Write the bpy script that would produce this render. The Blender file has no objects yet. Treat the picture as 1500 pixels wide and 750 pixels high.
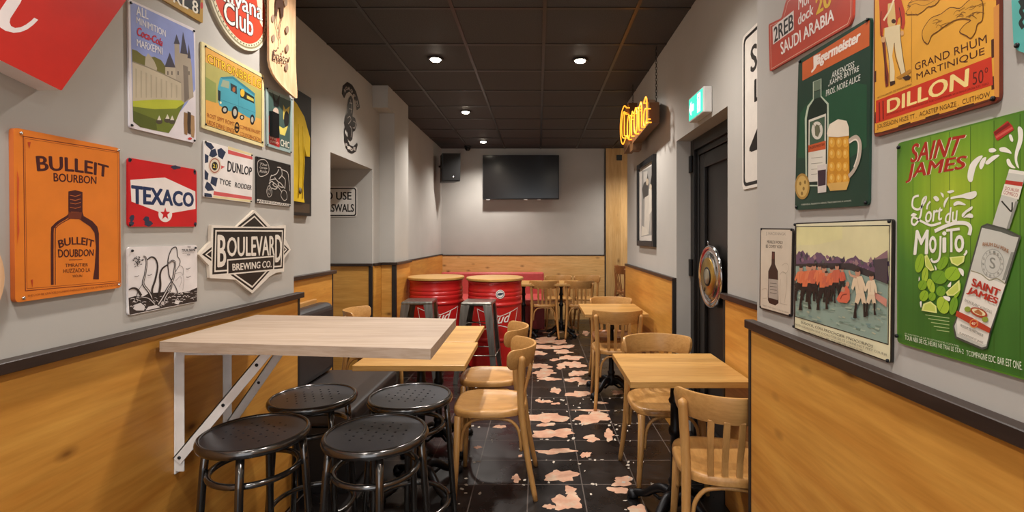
import bpy, bmesh, math, random
from mathutils import Vector, Matrix
from mathutils.geometry import tessellate_polygon

# ------------------------------------------------------------------ camera, light, exposure
SC = bpy.context.scene
COL = SC.collection
F, CX, CY, EYE = 710.0, 788.0, 347.0, 1.40      # focal length and centre of the view for the 1500 x 750 frame
cam_data = bpy.data.cameras.new('camera')
cam_data.sensor_width = 36.0
cam_data.lens = 36.0 * F / 1500.0
cam_data.shift_x = (750 - CX) / 1500.0
cam_data.shift_y = (CY - 375) / 1500.0
cam_data.clip_start = 0.05
camera = bpy.data.objects.new('camera', cam_data)
camera.location = (0, 0, EYE)
camera.rotation_euler = (math.pi / 2, 0, 0)
COL.objects.link(camera)
SC.camera = camera

SC.view_settings.view_transform = 'Standard'
SC.view_settings.look = 'None'
SC.view_settings.gamma = 1.0
SC.view_settings.use_curve_mapping = False
SC.view_settings.exposure = 0.55

DAYLIGHT = 1.6        # daylight from the street through the open shop front behind the camera
DOWNLIGHT = 104.0     # watts of each ceiling downlight in the room
FRONTLIGHT = 64.0      # watts of those at the front, near the daylight
world = bpy.data.worlds.new('street_daylight')
SC.world = world
world.use_nodes = True
world.node_tree.nodes['Background'].inputs[0].default_value = (0.90, 0.95, 1.0, 1)
world.node_tree.nodes['Background'].inputs[1].default_value = DAYLIGHT

# ------------------------------------------------------------------ helpers
def lin(h):
    h = h.lstrip('#')
    out = []
    for i in (0, 2, 4):
        c = int(h[i:i + 2], 16) / 255.0
        out.append(c / 12.92 if c <= 0.04045 else ((c + 0.055) / 1.055) ** 2.4)
    return (out[0], out[1], out[2], 1.0)

def new_mat(name, rough=0.5, metal=0.0, spec=0.5):
    m = bpy.data.materials.new(name)
    m.use_nodes = True
    nt = m.node_tree
    b = nt.nodes['Principled BSDF']
    b.inputs['Roughness'].default_value = rough
    b.inputs['Metallic'].default_value = metal
    b.inputs['Specular IOR Level'].default_value = spec
    return m, nt, b

def coords(nt, scale=(1, 1, 1), rot=(0, 0, 0), loc=(0, 0, 0)):
    tc = nt.nodes.new('ShaderNodeTexCoord')
    mp = nt.nodes.new('ShaderNodeMapping')
    mp.inputs['Scale'].default_value = scale
    mp.inputs['Rotation'].default_value = rot
    mp.inputs['Location'].default_value = loc
    nt.links.new(tc.outputs['Object'], mp.inputs['Vector'])
    return mp.outputs['Vector']

def ramp(nt, src, stops):
    r = nt.nodes.new('ShaderNodeValToRGB')
    e = r.color_ramp.elements
    e[0].position, e[0].color = stops[0]
    e[1].position, e[1].color = stops[-1]
    for p, c in stops[1:-1]:
        n = e.new(p)
        n.color = c
    nt.links.new(src, r.inputs['Fac'])
    return r.outputs['Color']

def noise(nt, vec, scale, detail=3.0, rough=0.5, dist=0.0):
    n = nt.nodes.new('ShaderNodeTexNoise')
    n.inputs['Scale'].default_value = scale
    n.inputs['Detail'].default_value = detail
    n.inputs['Roughness'].default_value = rough
    n.inputs['Distortion'].default_value = dist
    nt.links.new(vec, n.inputs['Vector'])
    return n.outputs['Fac']

def mix(nt, fac, a, b, mode='MIX'):
    m = nt.nodes.new('ShaderNodeMix')
    m.data_type = 'RGBA'
    m.blend_type = mode
    for sock, v in ((m.inputs[0], fac), (m.inputs[6], a), (m.inputs[7], b)):
        if hasattr(v, 'is_linked'):
            nt.links.new(v, sock)
        else:
            sock.default_value = v
    return m.outputs[2]

def bump(nt, b, h, strength, dist=0.01):
    n = nt.nodes.new('ShaderNodeBump')
    n.inputs['Strength'].default_value = strength
    n.inputs['Distance'].default_value = dist
    nt.links.new(h, n.inputs['Height'])
    nt.links.new(n.outputs['Normal'], b.inputs['Normal'])

def shade(hexcol, k):
    c = lin(hexcol)
    return (min(1, c[0] * k), min(1, c[1] * k), min(1, c[2] * k), 1)

_plain = {}
def plain(hexcol, rough=0.5, metal=0.0, spec=0.5, vary=0.06, scale=14.0):
    key = (hexcol, rough, metal, spec)
    if key in _plain:
        return _plain[key]
    m, nt, b = new_mat('paint_' + hexcol.lstrip('#'), rough, metal, spec)
    n = noise(nt, coords(nt), scale, 4)
    nt.links.new(ramp(nt, n, [(0.3, shade(hexcol, 1 - vary)), (0.7, shade(hexcol, 1 + vary))]), b.inputs['Base Color'])
    _plain[key] = m
    return m

def glow(name, hexcol, strength):
    m, nt, b = new_mat(name, 0.4)
    b.inputs['Base Color'].default_value = lin(hexcol)
    b.inputs['Emission Color'].default_value = lin(hexcol)
    b.inputs['Emission Strength'].default_value = strength
    return m

def wood(name, dark, light, axis=0, stretch=14.0, scale=1.6, rough=0.4, knots=0.0, boards=0.0, board_axis=2, spec=0.4, contrast=(0.32, 0.68), ksize=1.0):
    """grain runs along the given axis; boards = width of the staves, across board_axis"""
    m, nt, b = new_mat(name, rough, 0, spec)
    sc = [stretch * scale] * 3
    sc[axis] = scale
    v = coords(nt, tuple(sc))
    n1 = noise(nt, v, 1.0, 5, 0.6, 0.6)
    col = ramp(nt, n1, [(contrast[0], lin(dark)), (contrast[1], lin(light))])
    big = noise(nt, coords(nt, (1, 1, 1), loc=(3.1, 1.7, 0.4)), 1.7, 2)
    col = mix(nt, 0.35, col, ramp(nt, big, [(0.3, lin(dark)), (0.7, lin(light))]))
    if boards:
        tc = coords(nt)
        sep = nt.nodes.new('ShaderNodeSeparateXYZ')
        nt.links.new(tc, sep.inputs[0])
        mul = nt.nodes.new('ShaderNodeMath'); mul.operation = 'MULTIPLY'
        mul.inputs[1].default_value = 1.0 / boards
        nt.links.new(sep.outputs[board_axis], mul.inputs[0])
        fl = nt.nodes.new('ShaderNodeMath'); fl.operation = 'FLOOR'
        nt.links.new(mul.outputs[0], fl.inputs[0])
        wn = nt.nodes.new('ShaderNodeTexWhiteNoise'); wn.noise_dimensions = '1D'
        nt.links.new(fl.outputs[0], wn.inputs['W'])
        tone = ramp(nt, wn.outputs['Value'], [(0.0, (0.80, 0.78, 0.75, 1)), (1.0, (1.08, 1.08, 1.08, 1))])
        col = mix(nt, 1.0, col, tone, 'MULTIPLY')
        fr = nt.nodes.new('ShaderNodeMath'); fr.operation = 'FRACT'
        nt.links.new(mul.outputs[0], fr.inputs[0])
        seam = ramp(nt, fr.outputs[0], [(0.0, (0.7, 0.66, 0.6, 1)), (0.02, (1, 1, 1, 1)), (1.0, (1, 1, 1, 1))])
        col = mix(nt, 1.0, col, seam, 'MULTIPLY')
    if knots:
        ks = [7.0] * 3
        ks[axis] = 3.6
        vo = nt.nodes.new('ShaderNodeTexVoronoi')
        vo.inputs['Scale'].default_value = knots
        nt.links.new(coords(nt, tuple(ks)), vo.inputs['Vector'])
        k = ramp(nt, vo.outputs['Distance'], [(0.035 * ksize, (1, 1, 1, 1)), (0.07 * ksize, (0.5, 0.5, 0.5, 1)), (0.14 * ksize, (0, 0, 0, 1))])
        wn = nt.nodes.new('ShaderNodeSeparateColor')
        nt.links.new(vo.outputs['Color'], wn.inputs[0])
        pick = ramp(nt, wn.outputs[0], [(0.45, (0, 0, 0, 1)), (0.5, (0.85, 0.85, 0.85, 1))])
        f = mix(nt, 1.0, k, pick, 'MULTIPLY')
        col = mix(nt, f, col, lin('#5a3013'))
    nt.links.new(col, b.inputs['Base Color'])
    fine = noise(nt, coords(nt, tuple(v * 4.5 for v in sc)), 1.0, 4, 0.6)
    col2 = mix(nt, 1.0, col, ramp(nt, fine, [(0.35, (0.86, 0.83, 0.78, 1)), (0.6, (1, 1, 1, 1))]), 'MULTIPLY')
    nt.links.new(col2, b.inputs['Base Color'])
    bump(nt, b, n1, 0.06, 0.004)
    return m

class MB:
    """collects verts and faces for ONE mesh object with several materials"""
    def __init__(s):
        s.v, s.f, s.m, s.sm = [], [], [], []
    def add(s, verts, faces, mat=0, smooth=False, M=None):
        o = len(s.v)
        s.v += [tuple(M @ Vector(p)) if M else tuple(p) for p in verts]
        s.f += [tuple(i + o for i in f) for f in faces]
        s.m += [mat] * len(faces)
        s.sm += [smooth] * len(faces)
    def box(s, x0, x1, y0, y1, z0, z1, mat=0, M=None):
        s.add([(x0, y0, z0), (x1, y0, z0), (x1, y1, z0), (x0, y1, z0), (x0, y0, z1), (x1, y0, z1), (x1, y1, z1), (x0, y1, z1)],
              [(0, 3, 2, 1), (4, 5, 6, 7), (0, 1, 5, 4), (1, 2, 6, 5), (2, 3, 7, 6), (3, 0, 4, 7)], mat, False, M)
    def tube(s, pts, r, seg=10, mat=0, closed=False, flat=None):
        """round bar through pts; r one radius or one per point; flat = squash across the bar's own side axis"""
        P = [Vector(p) for p in pts]
        n = len(P)
        R = r if isinstance(r, (list, tuple)) else [r] * n
        T = []
        for i in range(n):
            if closed:
                t = P[(i + 1) % n] - P[i - 1]
            else:
                t = P[min(i + 1, n - 1)] - P[max(i - 1, 0)]
            T.append(t.normalized())
        a = Vector((0, 0, 1)) if abs(T[0].z) < 0.9 else Vector((1, 0, 0))
        u = T[0].cross(a).normalized()
        vs = []
        for i in range(n):
            u = (u - T[i] * u.dot(T[i])).normalized()
            w = T[i].cross(u)
            for k in range(seg):
                an = 2 * math.pi * k / seg
                vs.append(P[i] + (u * math.cos(an) + w * math.sin(an)) * R[i])
        fs = []
        for i in range(n if closed else n - 1):
            j = (i + 1) % n
            for k in range(seg):
                l = (k + 1) % seg
                fs.append((i * seg + k, i * seg + l, j * seg + l, j * seg + k))
        if not closed:
            fs.append(tuple(range(seg))[::-1])
            fs.append(tuple((n - 1) * seg + k for k in range(seg)))
        s.add(vs, fs, mat, True)
    def lathe(s, prof, seg=32, c=(0, 0, 0), mat=0, M=None, mats=None):
        vs, fs = [], []
        n = len(prof)
        for (r, z) in prof:
            for k in range(seg):
                an = 2 * math.pi * k / seg
                vs.append((c[0] + r * math.cos(an), c[1] + r * math.sin(an), c[2] + z))
        for i in range(n - 1):
            for k in range(seg):
                l = (k + 1) % seg
                fs.append((i * seg + k, i * seg + l, (i + 1) * seg + l, (i + 1) * seg + k))
        fs.append(tuple(range(seg))[::-1])
        fs.append(tuple((n - 1) * seg + k for k in range(seg)))
        s.add(vs, fs, mat, True, M)
    def strip(s, rows, mat=0, smooth=True, cap=True):
        """rows of equally long closed profiles"""
        n, k = len(rows), len(rows[0])
        vs = [p for r in rows for p in r]
        fs = [(i * k + a, i * k + (a + 1) % k, (i + 1) * k + (a + 1) % k, (i + 1) * k + a) for i in range(n - 1) for a in range(k)]
        if cap:
            fs += [tuple(range(k))[::-1], tuple((n - 1) * k + a for a in range(k))]
        s.add(vs, fs, mat, smooth)
    def poly(s, pts, mat=0):
        """flat polygon, may be concave"""
        tri = tessellate_polygon([[Vector(p) for p in pts]])
        s.add(pts, [tuple(t) for t in tri], mat)
    def prism(s, lo, hi, mat=0, side=None):
        """solid between two matching outlines"""
        n = len(lo)
        tri = tessellate_polygon([[Vector(p) for p in lo]])
        s.add(lo, [tuple(t)[::-1] for t in tri], mat if side is None else side)
        s.add(hi, [tuple(t) for t in tri], mat)
        s.add(list(lo) + list(hi), [(i, (i + 1) % n, n + (i + 1) % n, n + i) for i in range(n)], mat if side is None else side)
    def build(s, name, mats, parent=None, bevel=0, seg=2, loc=None, sub=0, smooth_angle=None):
        me = bpy.data.meshes.new(name)
        me.from_pydata(s.v, [], s.f)
        for m in (mats if isinstance(mats, (list, tuple)) else [mats]):
            me.materials.append(m)
        for i, p in enumerate(me.polygons):
            p.material_index = s.m[i]
            p.use_smooth = s.sm[i]
        bm = bmesh.new()
        bm.from_mesh(me)
        bmesh.ops.recalc_face_normals(bm, faces=bm.faces)
        if smooth_angle:
            for e in bm.edges:
                if len(e.link_faces) == 2 and e.calc_face_angle(0) > smooth_angle:
                    e.smooth = False
        bm.to_mesh(me)
        bm.free()
        me.update()
        o = bpy.data.objects.new(name, me)
        COL.objects.link(o)
        if parent:
            o.parent = parent
        if loc:
            o.location = loc
        if bevel:
            b = o.modifiers.new('edges', 'BEVEL')
            b.width = bevel
            b.segments = seg
            b.limit_method = 'ANGLE'
            b.angle_limit = math.radians(40)
        if sub:
            b = o.modifiers.new('smooth', 'SUBSURF')
            b.levels = b.render_levels = sub
        return o

def tag(o, label, cat, group=None):
    o['label'] = label
    o['category'] = cat
    if group:
        o['group'] = group
    return o

def thing(name, label, cat, loc=(0, 0, 0), rz=0.0, group=None):
    o = bpy.data.objects.new(name, None)
    o.empty_display_size = 0.1
    o.location = loc
    o.rotation_euler = (0, 0, rz)
    COL.objects.link(o)
    return tag(o, label, cat, group)

def dup(root, label, loc, rz, group=None):
    r = root.copy()
    COL.objects.link(r)
    r.location = loc
    r.rotation_euler = (0, 0, rz)
    r['label'] = label
    if group:
        r['group'] = group
    for ch in list(root.children):
        c = ch.copy()
        COL.objects.link(c)
        c.parent = r
        for g in list(ch.children):
            d = g.copy()
            COL.objects.link(d)
            d.parent = c
    return r

def struct(o):
    o['kind'] = 'structure'
    return o

# a pixel of the photograph as a point on a plane of the room
def onX(px, py, X):
    Y = X * F / (px - CX)
    return Vector((X, Y, EYE - (py - CY) * Y / F))
def onY(px, py, Y):
    return Vector(((px - CX) * Y / F, Y, EYE - (py - CY) * Y / F))
def onZ(px, py, h):
    Y = (EYE - h) * F / (py - CY)
    return Vector(((px - CX) * Y / F, Y, h))

def smooth_line(pts, n=6, closed=False):
    P = [Vector(p) for p in pts]
    out = []
    m = len(P)
    for i in range(m if closed else m - 1):
        p0 = P[(i - 1) % m] if closed or i > 0 else P[0]
        p1, p2 = P[i], P[(i + 1) % m]
        p3 = P[(i + 2) % m] if closed or i + 2 < m else P[-1]
        for k in range(n):
            t = k / n
            out.append(0.5 * ((2 * p1) + (p2 - p0) * t + (2 * p0 - 5 * p1 + 4 * p2 - p3) * t * t + (3 * p1 - p0 - 3 * p2 + p3) * t ** 3))
    if not closed:
        out.append(P[-1])
    return out

_txt = {}
def text_geo(body, bold=0.0, shear=0.0):
    """flat lettering in a unit box: verts (x, y, level) and faces; heavier type is made of slightly shifted copies"""
    key = (body, bold, shear)
    if key in _txt:
        return _txt[key]
    cu = bpy.data.curves.new('lettering', 'FONT')
    cu.body = body
    cu.shear = shear
    cu.resolution_u = 2 if len(body) > 14 else 3
    cu.fill_mode = 'FRONT'
    ob = bpy.data.objects.new('lettering', cu)
    COL.objects.link(ob)
    dg = bpy.context.evaluated_depsgraph_get()
    me = bpy.data.meshes.new_from_object(ob.evaluated_get(dg))
    vs = [(v.co.x, v.co.y) for v in me.vertices]
    fs = [tuple(p.vertices) for p in me.polygons]
    bpy.data.objects.remove(ob)
    bpy.data.curves.remove(cu)
    bpy.data.meshes.remove(me)
    shifts = [(0, 0)]
    if bold >= 0.012:
        b = bold * 0.9
        shifts = [(-b, 0), (b, 0), (0, b * 0.5), (0, -b * 0.5)]
        if bold >= 0.04:
            shifts += [(-b * 0.7, b * 0.6), (b * 0.7, b * 0.6), (-b * 0.7, -b * 0.6), (b * 0.7, -b * 0.6)]
    V, FC = [], []
    for k, (dx, dy) in enumerate(shifts):
        o = len(V)
        V += [(x + dx, y + dy, k) for x, y in vs]
        FC += [tuple(i + o for i in f) for f in fs]
    x0, x1 = min(v[0] for v in vs), max(v[0] for v in vs)
    y0, y1 = min(v[1] for v in vs), max(v[1] for v in vs)
    V = [((x - x0) / (x1 - x0 or 1), (y - y0) / (y1 - y0 or 1), k) for x, y, k in V]
    _txt[key] = (V, FC)
    return _txt[key]

# ------------------------------------------------------------------ materials
random.seed(4)
def wall_paint(hexcol):
    m, nt, b = new_mat('wall_paint', 0.75, 0, 0.3)
    v = coords(nt)
    n = noise(nt, v, 2.2, 4)
    nt.links.new(ramp(nt, n, [(0.3, shade(hexcol, 0.95)), (0.7, shade(hexcol, 1.05))]), b.inputs['Base Color'])
    bump(nt, b, noise(nt, v, 60, 3), 0.08, 0.003)
    return m
WALL = wall_paint('#b2aea8')
PINE = wood('orange_pine', '#b8762c', '#d8a04c', axis=1, stretch=13, scale=0.9, rough=0.36, knots=0.9)
PINE_X = wood('orange_pine_across', '#bd8438', '#d8a557', axis=0, stretch=11, scale=1.2, rough=0.4, knots=1.1, ksize=1.4)
PINE_PALE = wood('pale_knotty_pine', '#d6a360', '#e8bf80', axis=0, stretch=12, scale=1.3, rough=0.45, knots=1.3, ksize=1.7)
PINE_UP = wood('pale_upright_pine', '#dcae6c', '#edc68c', axis=2, stretch=12, scale=1.0, rough=0.45, knots=0.9, ksize=1.5, boards=0.28, board_axis=0)
CAP = wood('dark_stained_cap', '#241a16', '#3a2c26', axis=1, stretch=10, scale=2, rough=0.38)
BLACK_TRIM = plain('#1f1a18', 0.5)
BEECH = wood('beech', '#a97840', '#c99a5e', axis=2, stretch=8, scale=2.4, rough=0.36, contrast=(0.25, 0.75))
BEECH_X = wood('beech_crest', '#a97840', '#c99a5e', axis=0, stretch=8, scale=2.4, rough=0.36, contrast=(0.25, 0.75))
BEECH_Y = wood('beech_seat', '#a8743a', '#cd9f62', axis=1, stretch=7, scale=2.6, rough=0.34, contrast=(0.25, 0.75))
OLDWOOD = wood('reddish_beech', '#875430', '#ab7345', axis=2, stretch=8, scale=2.4, rough=0.36)
BLOCK = wood('butcher_block', '#bb8948', '#d2a562', axis=0, stretch=10, scale=1.8, rough=0.36, boards=0.085, board_axis=1)
PALE_TOP = wood('limed_oak_laminate', '#9f8a79', '#b8a491', axis=0, stretch=16, scale=1.5, rough=0.5)
DISC_WOOD = wood('oiled_disc', '#a97c3e', '#c39858', axis=0, stretch=10, scale=1.6, rough=0.36)
DECK_WOOD = wood('maple_deck', '#d8a980', '#e8c29c', axis=2, stretch=9, scale=1.8, rough=0.35)
BLACK_METAL = plain('#1b1b1d', 0.32, 0.6)
IRON = plain('#17171a', 0.42, 0.5)
BLACK_PAINT = plain('#605d5b', 0.17, 0.9, 0.6)
SEAT_BLACK = plain('#47474c', 0.3, 0.6, 0.6)
WHITE_METAL = plain('#e4e2df', 0.4, 0.1)
LEATHER = plain('#2f2a29', 0.42, 0, 0.5, 0.1, 40)
RED_VINYL = plain('#c04f4d', 0.42, 0, 0.5, 0.08, 20)
CHROME = plain('#d9d9da', 0.12, 1.0)
GOLD = plain('#c9a153', 0.28, 0.9)
PLASTIC = plain('#151516', 0.4)
def gunmetal():
    m, nt, b = new_mat('brushed_gunmetal', 0.3, 0.9)
    n = noise(nt, coords(nt, (30, 30, 3)), 1.0, 4)
    nt.links.new(ramp(nt, n, [(0.3, lin('#76726b')), (0.7, lin('#9d9991'))]), b.inputs['Base Color'])
    return m
GUN = gunmetal()
DRUM_RED = plain('#b8201f', 0.26, 0.0, 0.6, 0.08, 6)

def tile_floor():
    m, nt, b = new_mat('black_floor_tiles', 0.3, 0, 0.5)
    v = coords(nt, (1, 1, 1))
    n = noise(nt, v, 3.0, 5, 0.6)
    base = ramp(nt, n, [(0.3, lin('#0d0b0b')), (0.72, lin('#1d1817'))])
    br = nt.nodes.new('ShaderNodeTexBrick')
    br.offset = 0.0
    br.squash = 1.0
    br.inputs['Scale'].default_value = 1.0
    br.inputs['Brick Width'].default_value = 0.305
    br.inputs['Row Height'].default_value = 0.296
    br.inputs['Mortar Size'].default_value = 0.0035
    br.inputs['Mortar Smooth'].default_value = 0.2
    nt.links.new(coords(nt, (1, 1, 1), loc=(0.055, 0.218, 0)), br.inputs['Vector'])
    # the glaze is worn through in the walkway
    br.inputs['Color1'].default_value = (0, 0, 0, 1)
    br.inputs['Color2'].default_value = (0, 0, 0, 1)
    br.inputs['Mortar'].default_value = (1, 1, 1, 1)
    col = mix(nt, br.outputs['Color'], base, lin('#5a514c'))
    nt.links.new(col, b.inputs['Base Color'])
    r = ramp(nt, n, [(0.3, (0.2, 0.2, 0.2, 1)), (0.7, (0.42, 0.42, 0.42, 1))])
    nt.links.new(r, b.inputs['Roughness'])
    bump(nt, b, br.outputs['Color'], -0.25, 0.004)
    return m
TILES = tile_floor()
def worn():
    m, nt, b = new_mat('bare_terracotta', 0.6)
    n = noise(nt, coords(nt), 9, 5, 0.65)
    nt.links.new(ramp(nt, n, [(0.25, lin('#b37f64')), (0.5, lin('#c6977b')), (0.66, lin('#c2ac92'))]), b.inputs['Base Color'])
    return m
WORN = worn()
CHIP = plain('#b9ad9e', 0.6)
def ceiling_tile():
    m, nt, b = new_mat('black_ceiling_tiles', 0.7, 0, 0.3)
    v = coords(nt)
    n = noise(nt, v, 130, 2)
    nt.links.new(ramp(nt, n, [(0.35, lin('#413f40')), (0.7, lin('#4d4b4c'))]), b.inputs['Base Color'])
    bump(nt, b, n, 0.15, 0.003)
    return m
CEIL = ceiling_tile()
TBAR = plain('#332d29', 0.35, 0.3)

# ------------------------------------------------------------------ the room
H = 2.90
LX, LX2, RX, RX2 = -1.31, -1.64, 0.7826, 1.0
NEAR = -2.4
LEND, REND = 2.60, 1.73
BACK = 8.23

mb = MB()
mb.box(-2.6, 2.4, NEAR, BACK + 0.1, -0.1, 0.0)
patches = [(802, 612, 45, 14), (868, 612, 42, 15), (810, 635, 48, 13), (814, 661, 48, 7), (732, 625, 13, 5), (858, 666, 12, 8),
           (866, 642, 20, 8), (892, 637, 14, 13), (823, 697, 36, 17), (756, 701, 12, 9), (912, 705, 28, 12), (909, 718, 30, 9),
           (830, 735, 32, 24), (805, 742, 14, 7), (933, 746, 20, 14), (836, 719, 17, 11), (858, 488, 11, 5), (798, 481, 32, 4),
           (800, 498, 32, 8), (820, 501, 22, 5), (824, 508, 30, 5), (794, 508, 28, 6), (824, 515, 25, 5), (788, 517, 20, 6),
           (836, 524, 26, 7), (841, 534, 25, 9), (822, 536, 13, 7), (790, 536, 28, 7), (797, 546, 32, 9), (846, 547, 21, 8),
           (804, 555, 24, 5), (840, 556, 26, 5), (857, 560, 17, 8), (814, 572, 12, 9), (848, 577, 30, 8), (788, 586, 7, 3),
           (798, 588, 17, 4), (814, 591, 11, 3), (866, 601, 46, 2.4), (872, 536, 9, 8), (838, 480, 14, 3), (800, 622, 26, 4),
           (842, 490, 10, 2.5), (809, 487, 20, 3), (700, 655, 9, 4), (880, 590, 16, 3), (812, 527, 14, 3), (782, 500, 14, 4),
           (905, 575, 18, 5), (762, 668, 6, 3)]
def blob(cx, cy, w, h, z, k=26):
    ph = [random.uniform(0, 6.28) for _ in range(4)]
    out = []
    for i in range(k):
        a = 2 * math.pi * i / k
        r = 1 + 0.22 * math.sin(2 * a + ph[0]) + 0.16 * math.sin(4 * a + ph[1]) + 0.12 * math.sin(7 * a + ph[2]) + random.uniform(-0.1, 0.1)
        out.append(onZ(cx + 0.56 * w * r * math.cos(a), cy + 0.56 * h * r * math.sin(a), z))
    return out
for q, (cx, cy, w, h) in enumerate(patches):
    mb.poly(blob(cx, cy, w, h, 0.0004 + q * 0.00001), 1)
for q in range(150):
    p = (random.choice([842, 770, 905, 690]) + random.gauss(0, 9), random.uniform(500, 748)) if q % 2 else (random.uniform(690, 940), random.choice([621, 644, 674, 709, 602, 586]) + random.gauss(0, 2))
    s_ = (p[1] - 347) / 400
    mb.poly(blob(p[0] + (p[1] - 600) * (p[0] - 788) / 900, p[1], random.uniform(2, 6.5) * s_, random.uniform(1.2, 3.5) * s_, 0.0010 + q * 0.000002, 9), 2)
struct(mb.build('floor', [TILES, WORN, CHIP]))

mb = MB()
mb.box(-2.6, 2.4, NEAR, BACK + 0.1, H, H + 0.1)
for k in range(-4, 4):
    x = 0.045 + 0.605 * k
    mb.box(x - 0.012, x + 0.012, NEAR, BACK, H - 0.006, H + 0.001, 1)
for k in range(-9, 9):
    y = 3.175 + 0.597 * k
    mb.box(-2.6, 2.4, y - 0.012, y + 0.012, H - 0.0055, H + 0.001, 1)
struct(mb.build('ceiling', [CEIL, TBAR]))

def wall(name, *boxes):
    mb = MB()
    for b in boxes:
        mb.box(*b)
    return struct(mb.build(name, WALL))
NY0, NY1, NZ = 3.83, 4.80, 2.07
wall('wall_left', (-2.2, LX, NEAR, LEND, 0, H))
wall('wall_left_rear', (-2.2, LX2, LEND, NY0, 0, H), (-2.2, LX2, NY0, NY1, NZ, H), (-2.5, -2.2, LEND, NY1, 0, H), (-2.5, LX2, NY1, BACK, 0, H))
wall('wall_left_pillar', (LX2, -1.485, NY1, 5.55, 2.68, H), (LX2, -1.485, 5.02, 5.55, 0, 2.68))
wall('wall_back', (-2.5, 2.4, BACK, BACK + 0.1, 0, H))
DY0, DY1, DZ = 2.555, 3.498, 2.09
wall('wall_right', (RX, 2.2, NEAR, REND, 0, H))
wall('wall_right_rear', (RX2, 1.5, REND, DY0, 0, H), (RX2, 1.5, DY0, DY1, DZ, H), (1.2, 1.5, DY0, DY1, 0, DZ), (RX2, 1.5, DY1, 5.42, 0, H),
     (2.0, 2.2, 5.42, BACK, 0, H), (1.5, 2.0, 5.3, 5.42, 0, H))

# wooden wainscot with its dark cap, one object per stretch of wall
def trim(name, parts):
    mb = MB()
    mats = []
    for m, b in parts:
        if m not in mats:
            mats.append(m)
        mb.box(*b, mat=mats.index(m))
    return struct(mb.build(name, mats, bevel=0.002, seg=1))
trim('trim_1', [(PINE, (LX, LX + 0.022, NEAR, LEND, 0, 1.08)), (CAP, (LX, LX + 0.044, NEAR, LEND + 0.03, 1.072, 1.101)),
                (BLACK_TRIM, (LX - 0.3, LX + 0.024, LEND, LEND + 0.022, 0, 1.072))])
trim('trim_2', [(PINE, (LX2, LX2 + 0.022, LEND + 0.022, NY0, 0, 1.115)), (CAP, (LX2, LX2 + 0.042, LEND + 0.022, NY0 + 0.025, 1.11, 1.137)),
                (BLACK_TRIM, (LX2, LX2 + 0.024, NY0 - 0.022, NY0, 0, 1.11))])
trim('trim_3', [(PINE_X, (-2.2, LX2 - 0.02, NY1 - 0.02, NY1, 0, 1.115)), (CAP, (-2.2, LX2, NY1 - 0.04, NY1, 1.11, 1.137)),
                (BLACK_TRIM, (LX2 - 0.028, LX2 + 0.006, NY1 - 0.026, NY1, 0, 1.11))])
trim('trim_4', [(PINE_X, (LX2 + 0.022, -1.49, 5.0, 5.02, 0, 1.115)), (PINE, (LX2, LX2 + 0.02, NY1, 5.02, 0, 1.115)), (CAP, (LX2, LX2 + 0.03, NY1, 5.0, 1.11, 1.137)),
                (CAP, (LX2, -1.445, 4.98, 5.02, 1.11, 1.137)), (BLACK_TRIM, (-1.505, -1.462, 4.99, 5.025, 0, 1.11)),
                (PINE, (-1.485, -1.463, 5.025, 5.55, 0, 1.115)), (CAP, (-1.485, -1.445, 5.02, 5.56, 1.11, 1.137))])
trim('trim_5', [(PINE, (LX2, LX2 + 0.02, 5.56, BACK, 0, 1.10)), (BLACK_TRIM, (LX2, LX2 + 0.026, 5.56, BACK, 1.095, 1.112))])
trim('trim_6', [(PINE_PALE, (LX2 + 0.02, 1.13, BACK - 0.02, BACK, 0, 1.085)), (BLACK_TRIM, (LX2 + 0.02, 1.13, BACK - 0.026, BACK, 1.08, 1.098)),
                (BLACK_TRIM, (1.128, 1.15, BACK - 0.024, BACK, 0, H)), (PINE_UP, (1.15, 2.0, BACK - 0.022, BACK, 0, H))])
trim('trim_7', [(PINE, (RX - 0.022, RX, NEAR, REND, 0, 1.08)), (CAP, (RX - 0.034, RX, NEAR, REND + 0.03, 1.071, 1.101)),
                (BLACK_TRIM, (RX - 0.024, RX2, REND, REND + 0.02, 0, 1.071))])
trim('trim_8', [(PINE, (RX2 - 0.022, RX2, REND + 0.02, DY0 - 0.022, 0, 1.08)), (CAP, (RX2 - 0.036, RX2, REND + 0.02, DY0 + 0.02, 1.075, 1.103)),
                (BLACK_TRIM, (RX2 - 0.024, RX2, DY0 - 0.022, DY0, 0, 1.075))])
trim('trim_9', [(PINE, (RX2 - 0.022, RX2, DY1 + 0.03, 5.42, 0, 1.08)), (CAP, (RX2 - 0.03, RX2, DY1, 5.43, 1.078, 1.103)),
                (BLACK_TRIM, (RX2 - 0.026, RX2, DY1, DY1 + 0.03, 0, 1.078))])

# door in its recess
DOOR = plain('#17120f', 0.35, 0, 0.5, 0.15, 5)
DOORX = 1.123
door = bpy.data.objects.new('door_1', None)
COL.objects.link(door)
door.location = (1.16, (DY0 + DY1) / 2, 0)
struct(door)
door['label'] = 'black panelled door set back in the right wall'
def dpart(name, boxes, mat, bevel=0.004):
    mb = MB()
    for b in boxes:
        mb.box(b[0] - 1.16, b[1] - 1.16, b[2] - (DY0 + DY1) / 2, b[3] - (DY0 + DY1) / 2, b[4], b[5])
    return mb.build(name, mat, door, bevel=bevel)
dpart('door_frame', [(1.10, 1.2, DY1 - 0.075, DY1 - 0.002, 0.001, 2.088), (1.10, 1.2, DY0 + 0.002, DY0 + 0.075, 0.001, 2.088), (1.10, 1.2, DY0 + 0.075, DY1 - 0.075, 2.01, 2.088),
                     (1.12, 1.2, DY1 - 0.11, DY1 - 0.075, 0.001, 2.01), (1.12, 1.2, DY0 + 0.075, DY0 + 0.11, 0.001, 2.01), (1.12, 1.2, DY0 + 0.11, DY1 - 0.11, 1.97, 2.01)], DOOR)
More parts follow.
